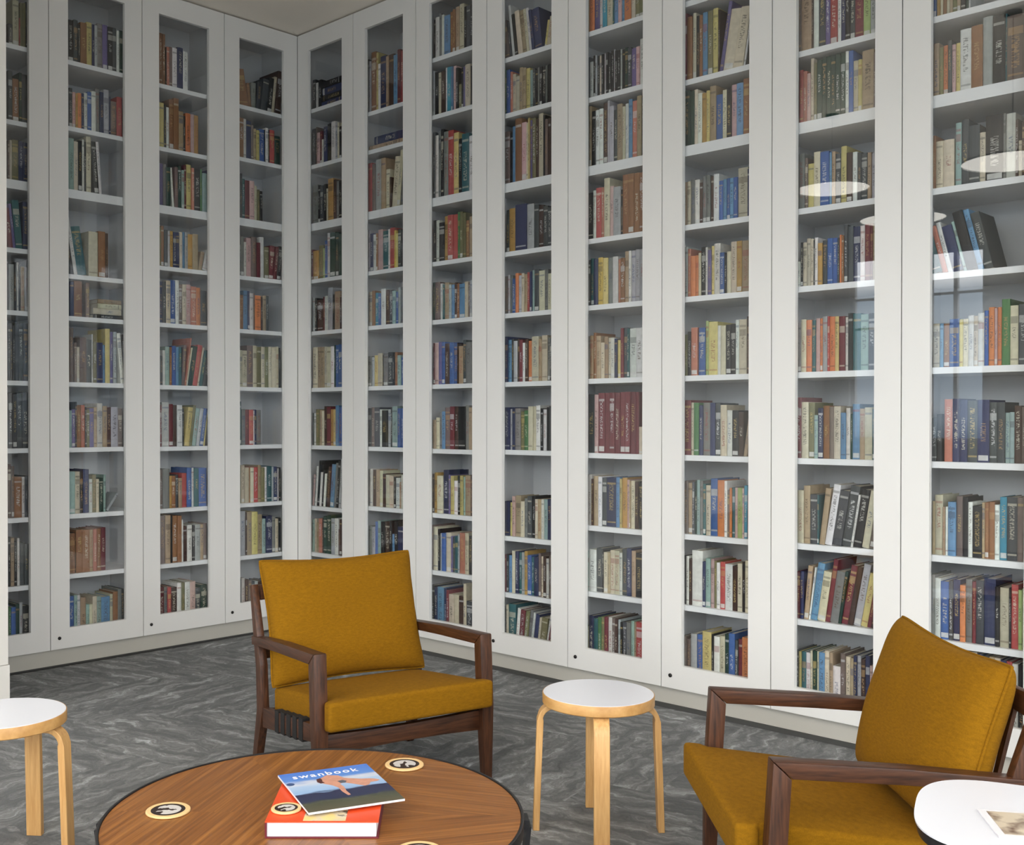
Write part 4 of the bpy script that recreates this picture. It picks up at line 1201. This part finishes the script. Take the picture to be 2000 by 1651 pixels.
def armchair(fl, fr, label, slump=0.0, fwd_shift=0.0):
    """local frame: x to the sitter's left... seen from the front, +x runs from the viewer's left side frame to the right one, -y is forwards"""
    FLv, FRv = Vector(fl), Vector(fr)
    mid = (FLv+FRv)/2; ux = (FRv-FLv).normalized()
    rz = math.atan2(ux.y, ux.x)
    root = empty('armchair', (mid.x, mid.y, 0), rz)
    tag(root, label, 'armchair', 'mustard armchairs with walnut frames')
    # y = distance backwards from the front of the arm
    for sx in (-1, 1):
        x = sx*CW
        S = Vector((1, 0, 0))
        bm = bmesh.new()   # arm rest
        sweep(bm, [(x, 0.0, 0.5480), (x, 0.30, 0.535), (x, 0.600, 0.513)], [(0.052, 0.044), (0.050, 0.040), (0.046, 0.034)], S)
        for v in bm.verts:
            if v.co.y < 0.1:
                hi = v.co.z > 0.548; v.co.y = -0.0215 if hi else 0.0245; v.co.z = 0.5700 if hi else 0.5270
        bevel(bm, 0.004); o = make_obj('armrest', bm, M['walnut_y'], root); smooth_angle(o, 40)
        bm = bmesh.new()   # front leg, mitred to the arm
        sweep(bm, [(x, 0.002, 0.5695), (x, -0.014, 0.30), (x, -0.024, 0.0005)], [(0.052, 0.046), (0.052, 0.048), (0.034, 0.034)], S)
        for v in bm.verts:
            if v.co.z > 0.5: v.co.z = 0.5695 if v.co.y < 0.0 else 0.5265
            if v.co.z > 0.5: v.co.y = -0.022 if v.co.z > 0.55 else 0.0235
        bevel(bm, 0.004); o = make_obj('front_leg', bm, M['walnut_z'], root); smooth_angle(o, 40)
        bm = bmesh.new()   # rear leg sweeping up into the back post
        sweep(bm, [(x, 0.600, 0.0005), (x, 0.530, 0.24), (x, 0.545, 0.42), (x, 0.578, 0.54), (x, 0.632, 0.73)],
              [(0.032, 0.036), (0.034, 0.056), (0.034, 0.050), (0.032, 0.044), (0.028, 0.028)], S)
        bevel(bm, 0.004); o = make_obj('rear_leg', bm, M['walnut_z'], root); smooth_angle(o, 40)
        bm = bmesh.new()   # side seat rail
        sweep(bm, [(x, 0.031, 0.278), (x, 0.506, 0.222)], [(0.026, 0.064), (0.026, 0.078)], S)
        bevel(bm, 0.003); rail = make_obj('side_rail', bm, M['walnut_y'], root); smooth_angle(rail, 40)
        bm = bmesh.new()
        for k in range(5):     # webbing wrapped round the rail
            yy = 0.10+k*0.058; zz = 0.278-(yy-0.03)*0.118
            box(bm, x-0.0155, x+0.0155, yy, yy+0.036, zz-0.042, zz+0.042)
        make_obj('webbing_wrap', bm, M['strap'], rail)
    S = Vector((0, 1, 0))
    def rail(name, y, z, w, h, mat=M['walnut_x'], arch=0.0):
        bm = bmesh.new()
        xs = [-CW+0.02, -0.18, 0, 0.18, CW-0.02]
        sweep(bm, [(a, y, z+arch*(1-(a/CW)**2)) for a in xs], [(w, h+0.012), (w, h), (w, h-0.006), (w, h), (w, h+0.012)], S)
        bevel(bm, 0.004); o = make_obj(name, bm, mat, root); smooth_angle(o, 40)
    rail('front_rail', 0.005, 0.236, 0.030, 0.066)
    rail('rear_rail', 0.535, 0.212, 0.028, 0.055)
    rail('back_rail', 0.618, 0.700, 0.022, 0.050)
    rail('back_rail', 0.565, 0.470, 0.022, 0.045)
    for k in range(6):
        bm = bmesh.new(); xx = -0.25+k*0.10
        sweep(bm, [(xx, 0.566, 0.485), (xx, 0.613, 0.680)], [(0.022, 0.010)]*2, Vector((1, 0, 0)))
        make_obj('back_slat', bm, M['walnut_z'], root)
    bm = bmesh.new()
    for k in range(7):
        yy = 0.06+k*0.065; zz = 0.300-(yy-0.03)*0.118
        box(bm, -CW+0.014, CW-0.014, yy, yy+0.045, zz-0.028, zz-0.024)
    make_obj('seat_webbing', bm, M['strap'], root)
    # seat cushion: boxed, sloping down to the back
    bm = bmesh.new()
    nx, ny = 14, 12
    wq = CW-0.029
    def cs(i, j, top):
        u = -1+2*i/nx; v = j/ny
        y = (-0.088, -0.062, -0.038)[j] if j < 3 else -0.02+(j-3)*0.51/(ny-3)
        v = (y+0.088)/0.578
        z0 = 0.300-0.118*(v*0.575); thk = 0.107
        crown = 0.014*(1-abs(u)**4)*(1-abs(2*v-1)**4)
        z = z0+thk+crown if top else z0+0.002
        bul = 0.012*(1-abs(2*v-1)**6) if abs(u) > .99 else 0
        x = u*(wq)
        if j < 3: x = u*(CW-0.006)
        y -= fwd_shift*0.8
        return (x, y, z)
    top = [[bm.verts.new(cs(i, j, True)) for j in range(ny+1)] for i in range(nx+1)]
    bot = [[bm.verts.new(cs(i, j, False)) for j in range(ny+1)] for i in range(nx+1)]
    for i in range(nx):
        for j in range(ny):
            bm.faces.new([top[i][j], top[i+1][j], top[i+1][j+1], top[i][j+1]])
            bm.faces.new([bot[i][j], bot[i][j+1], bot[i+1][j+1], bot[i+1][j]])
    for i in range(nx):
        bm.faces.new([bot[i][0], bot[i+1][0], top[i+1][0], top[i][0]]); bm.faces.new([bot[i+1][ny], bot[i][ny], top[i][ny], top[i+1][ny]])
    for j in range(ny):
        bm.faces.new([bot[0][j+1], bot[0][j], top[0][j], top[0][j+1]]); bm.faces.new([bot[nx][j], bot[nx][j+1], top[nx][j+1], top[nx][j]])
    bmesh.ops.recalc_face_normals(bm, faces=list(bm.faces))
    o = make_obj('seat_cushion', bm, M['wool'], root, True)
    md = o.modifiers.new('bevel', 'BEVEL'); md.width = 0.032; md.segments = 5; md.limit_method = 'ANGLE'; md.angle_limit = math.radians(50)
    # back cushion leaning on the slats
    bc = pillow('back_cushion', 0.70, 0.515-slump, 0.17, root, M['wool'], 0.022)
    bc.location = (0, 0.520-fwd_shift, 0.590-slump/2)
    bc.rotation_euler = (math.radians(-16.5), 0, 0)
    return root
armchair((2.798, -2.048), (2.972, -1.370), 'mustard armchair with walnut frame facing the coffee table, centre of the room')
armchair((4.065, -1.483), (4.549, -2.002), 'mustard armchair with walnut arms at the right edge, turned side on', 0.035, 0.022)

# ---------------------------------------------------------------- side table with framed card
st = empty('side_table', (5.135, -2.110, 0))
tag(st, 'white side table with rounded corners and black edge at the bottom right', 'table')
def sup(n, a, b_, e, rot):
    out = []
    for k in range(n):
        t = 2*math.pi*k/n
        x = a*abs(math.cos(t))**(2/e)*(1 if math.cos(t) >= 0 else -1); y = b_*abs(math.sin(t))**(2/e)*(1 if math.sin(t) >= 0 else -1)
        out.append((x*math.cos(rot)-y*math.sin(rot), x*math.sin(rot)+y*math.cos(rot)))
    return out
def slab(name, pts, z0, z1, mat, parent, k0=1.0, k1=1.0):
    bm = bmesh.new()
    a = [bm.verts.new((x*k0, y*k0, z0)) for x, y in pts]; b_ = [bm.verts.new((x*k1, y*k1, z1)) for x, y in pts]
    bm.faces.new(a[::-1]); bm.faces.new(b_); n = len(pts)
    for i in range(n): bm.faces.new([a[i], a[(i+1) % n], b_[(i+1) % n], b_[i]])
    o = make_obj(name, bm, mat, parent); smooth_angle(o, 30); return o
ST_ROT = math.radians(18)
pts = sup(96, 0.205, 0.225, 3.0, ST_ROT)
slab('tabletop', pts, 0.6005, 0.604, M['laminate'], st, 1.0, 1.0)
slab('edge', pts, 0.578, 0.600, M['black'], st, 0.975, 1.0)
bm = bmesh.new(); lathe(bm, [(0, 0.012), (0.018, 0.012), (0.018, 0.577), (0.05, 0.577), (0, 0.577)], 32)
o = make_obj('column', bm, M['black'], st); smooth_angle(o, 30)
slab('foot_plate', sup(96, 0.15, 0.16, 3.0, ST_ROT), 0.0005, 0.011, M['black'], st)

cd = Vector((5.048, -2.150))
def card():
    m, nt, b = new_mat('card_picture')
    N = nt.nodes.new; L = nt.links.new
    tc = N('ShaderNodeTexCoord'); no = N('ShaderNodeTexNoise'); no.inputs['Scale'].default_value = 20; no.inputs['Detail'].default_value = 3
    L(tc.outputs['Object'], no.inputs['Vector'])
    cr = N('ShaderNodeValToRGB'); e = cr.color_ramp
    e.elements[0].position = 0.34; e.elements[0].color = lin((92, 60, 44))+(1,)
    e.elements[1].position = 0.52; e.elements[1].color = lin((206, 192, 170))+(1,)
    L(no.outputs['Fac'], cr.inputs[0]); L(cr.outputs[0], b.inputs['Base Color']); b.inputs['Roughness'].default_value = 0.3
    A = Vector((5.052, -2.128)); B = Vector((5.125, -2.240)); C = Vector((5.12, -2.05))
    ex = (B-A).normalized(); ey = Vector((-ex.y, ex.x))
    Mx = Matrix(((ex.x, ey.x, 0, A.x), (ex.y, ey.y, 0, A.y), (0, 0, 1, 0.6042), (0, 0, 0, 1)))
    bm = bmesh.new(); box(bm, -0.006, 0.142, -0.004, 0.205, 0, 0.004); bevel(bm, 0.001)
    o = make_obj('postcard', bm, M['white_page']); o.matrix_world = Mx
    tag(o, 'white bordered picture card with a brown printed image, on the white side table', 'card')
    bm = bmesh.new(); box(bm, 0.006, 0.130, 0.010, 0.193, 0.0041, 0.0046)
    p_ = make_obj('picture', bm, m, o); p_['label'] = 'brown and cream picture'
card()

# ---------------------------------------------------------------- pendant lamps (some seen mirrored in the glass, others added as fill)
def pendant(p, R_=0.30):
    root = empty('pendant_lamp', p)
    bm = bmesh.new(); lathe(bm, [(0, -0.028), (R_*0.5, -0.024), (R_*0.85, -0.012), (R_*0.985, 0.0), (R_*0.85, 0.010), (R_*0.5, 0.018), (0, 0.02)], 64)
    make_obj('diffuser', bm, M['lamp'], root, True)
    bm = bmesh.new(); lathe(bm, [(R_*0.99, -0.006), (R_*1.01, -0.004), (R_*1.01, 0.004), (R_*0.99, 0.006), (R_*0.99, -0.006)], 64)
    make_obj('rim', bm, M['lamp_metal'], root, True)
    zc = H_CEIL-p[2]
    bm = bmesh.new(); lathe(bm, [(0, 0.02), (0.035, 0.022), (0.03, 0.06), (0.004, 0.07), (0.003, zc-0.03), (0.05, zc-0.025), (0.05, zc-0.001), (0, zc-0.001)], 24)
    make_obj('cord', bm, M['cord'], root, True)
    return root
lamps = [((1.70, -4.30, 3.36), 'white disc pendant lamp nearest the left wall windows'),
         ((2.57, -3.61, 2.90), 'white disc pendant lamp hanging lowest, between the other two'),
         ((3.55, -2.89, 3.04), 'white disc pendant lamp above the coffee table')]
for p, lb in lamps:
    tag(pendant(p), lb, 'lamp', 'disc pendants over the seating')
FILL_LAMPS = [(5.0, -5.7, 3.3), (6.4, -4.0, 3.3), (7.9, -3.0, 3.3), (6.6, -6.3, 3.3), (8.0, -5.0, 3.3), (8.1, -6.9, 3.3), (4.9, -7.0, 3.3), (3.3, -6.3, 3.3)]  # unseen lamps added to raise the general light level
for p in FILL_LAMPS:
    tag(pendant(p, 0.48), 'large white disc lamp added behind the camera as unseen fill light', 'lamp', 'disc pendants over the seating')
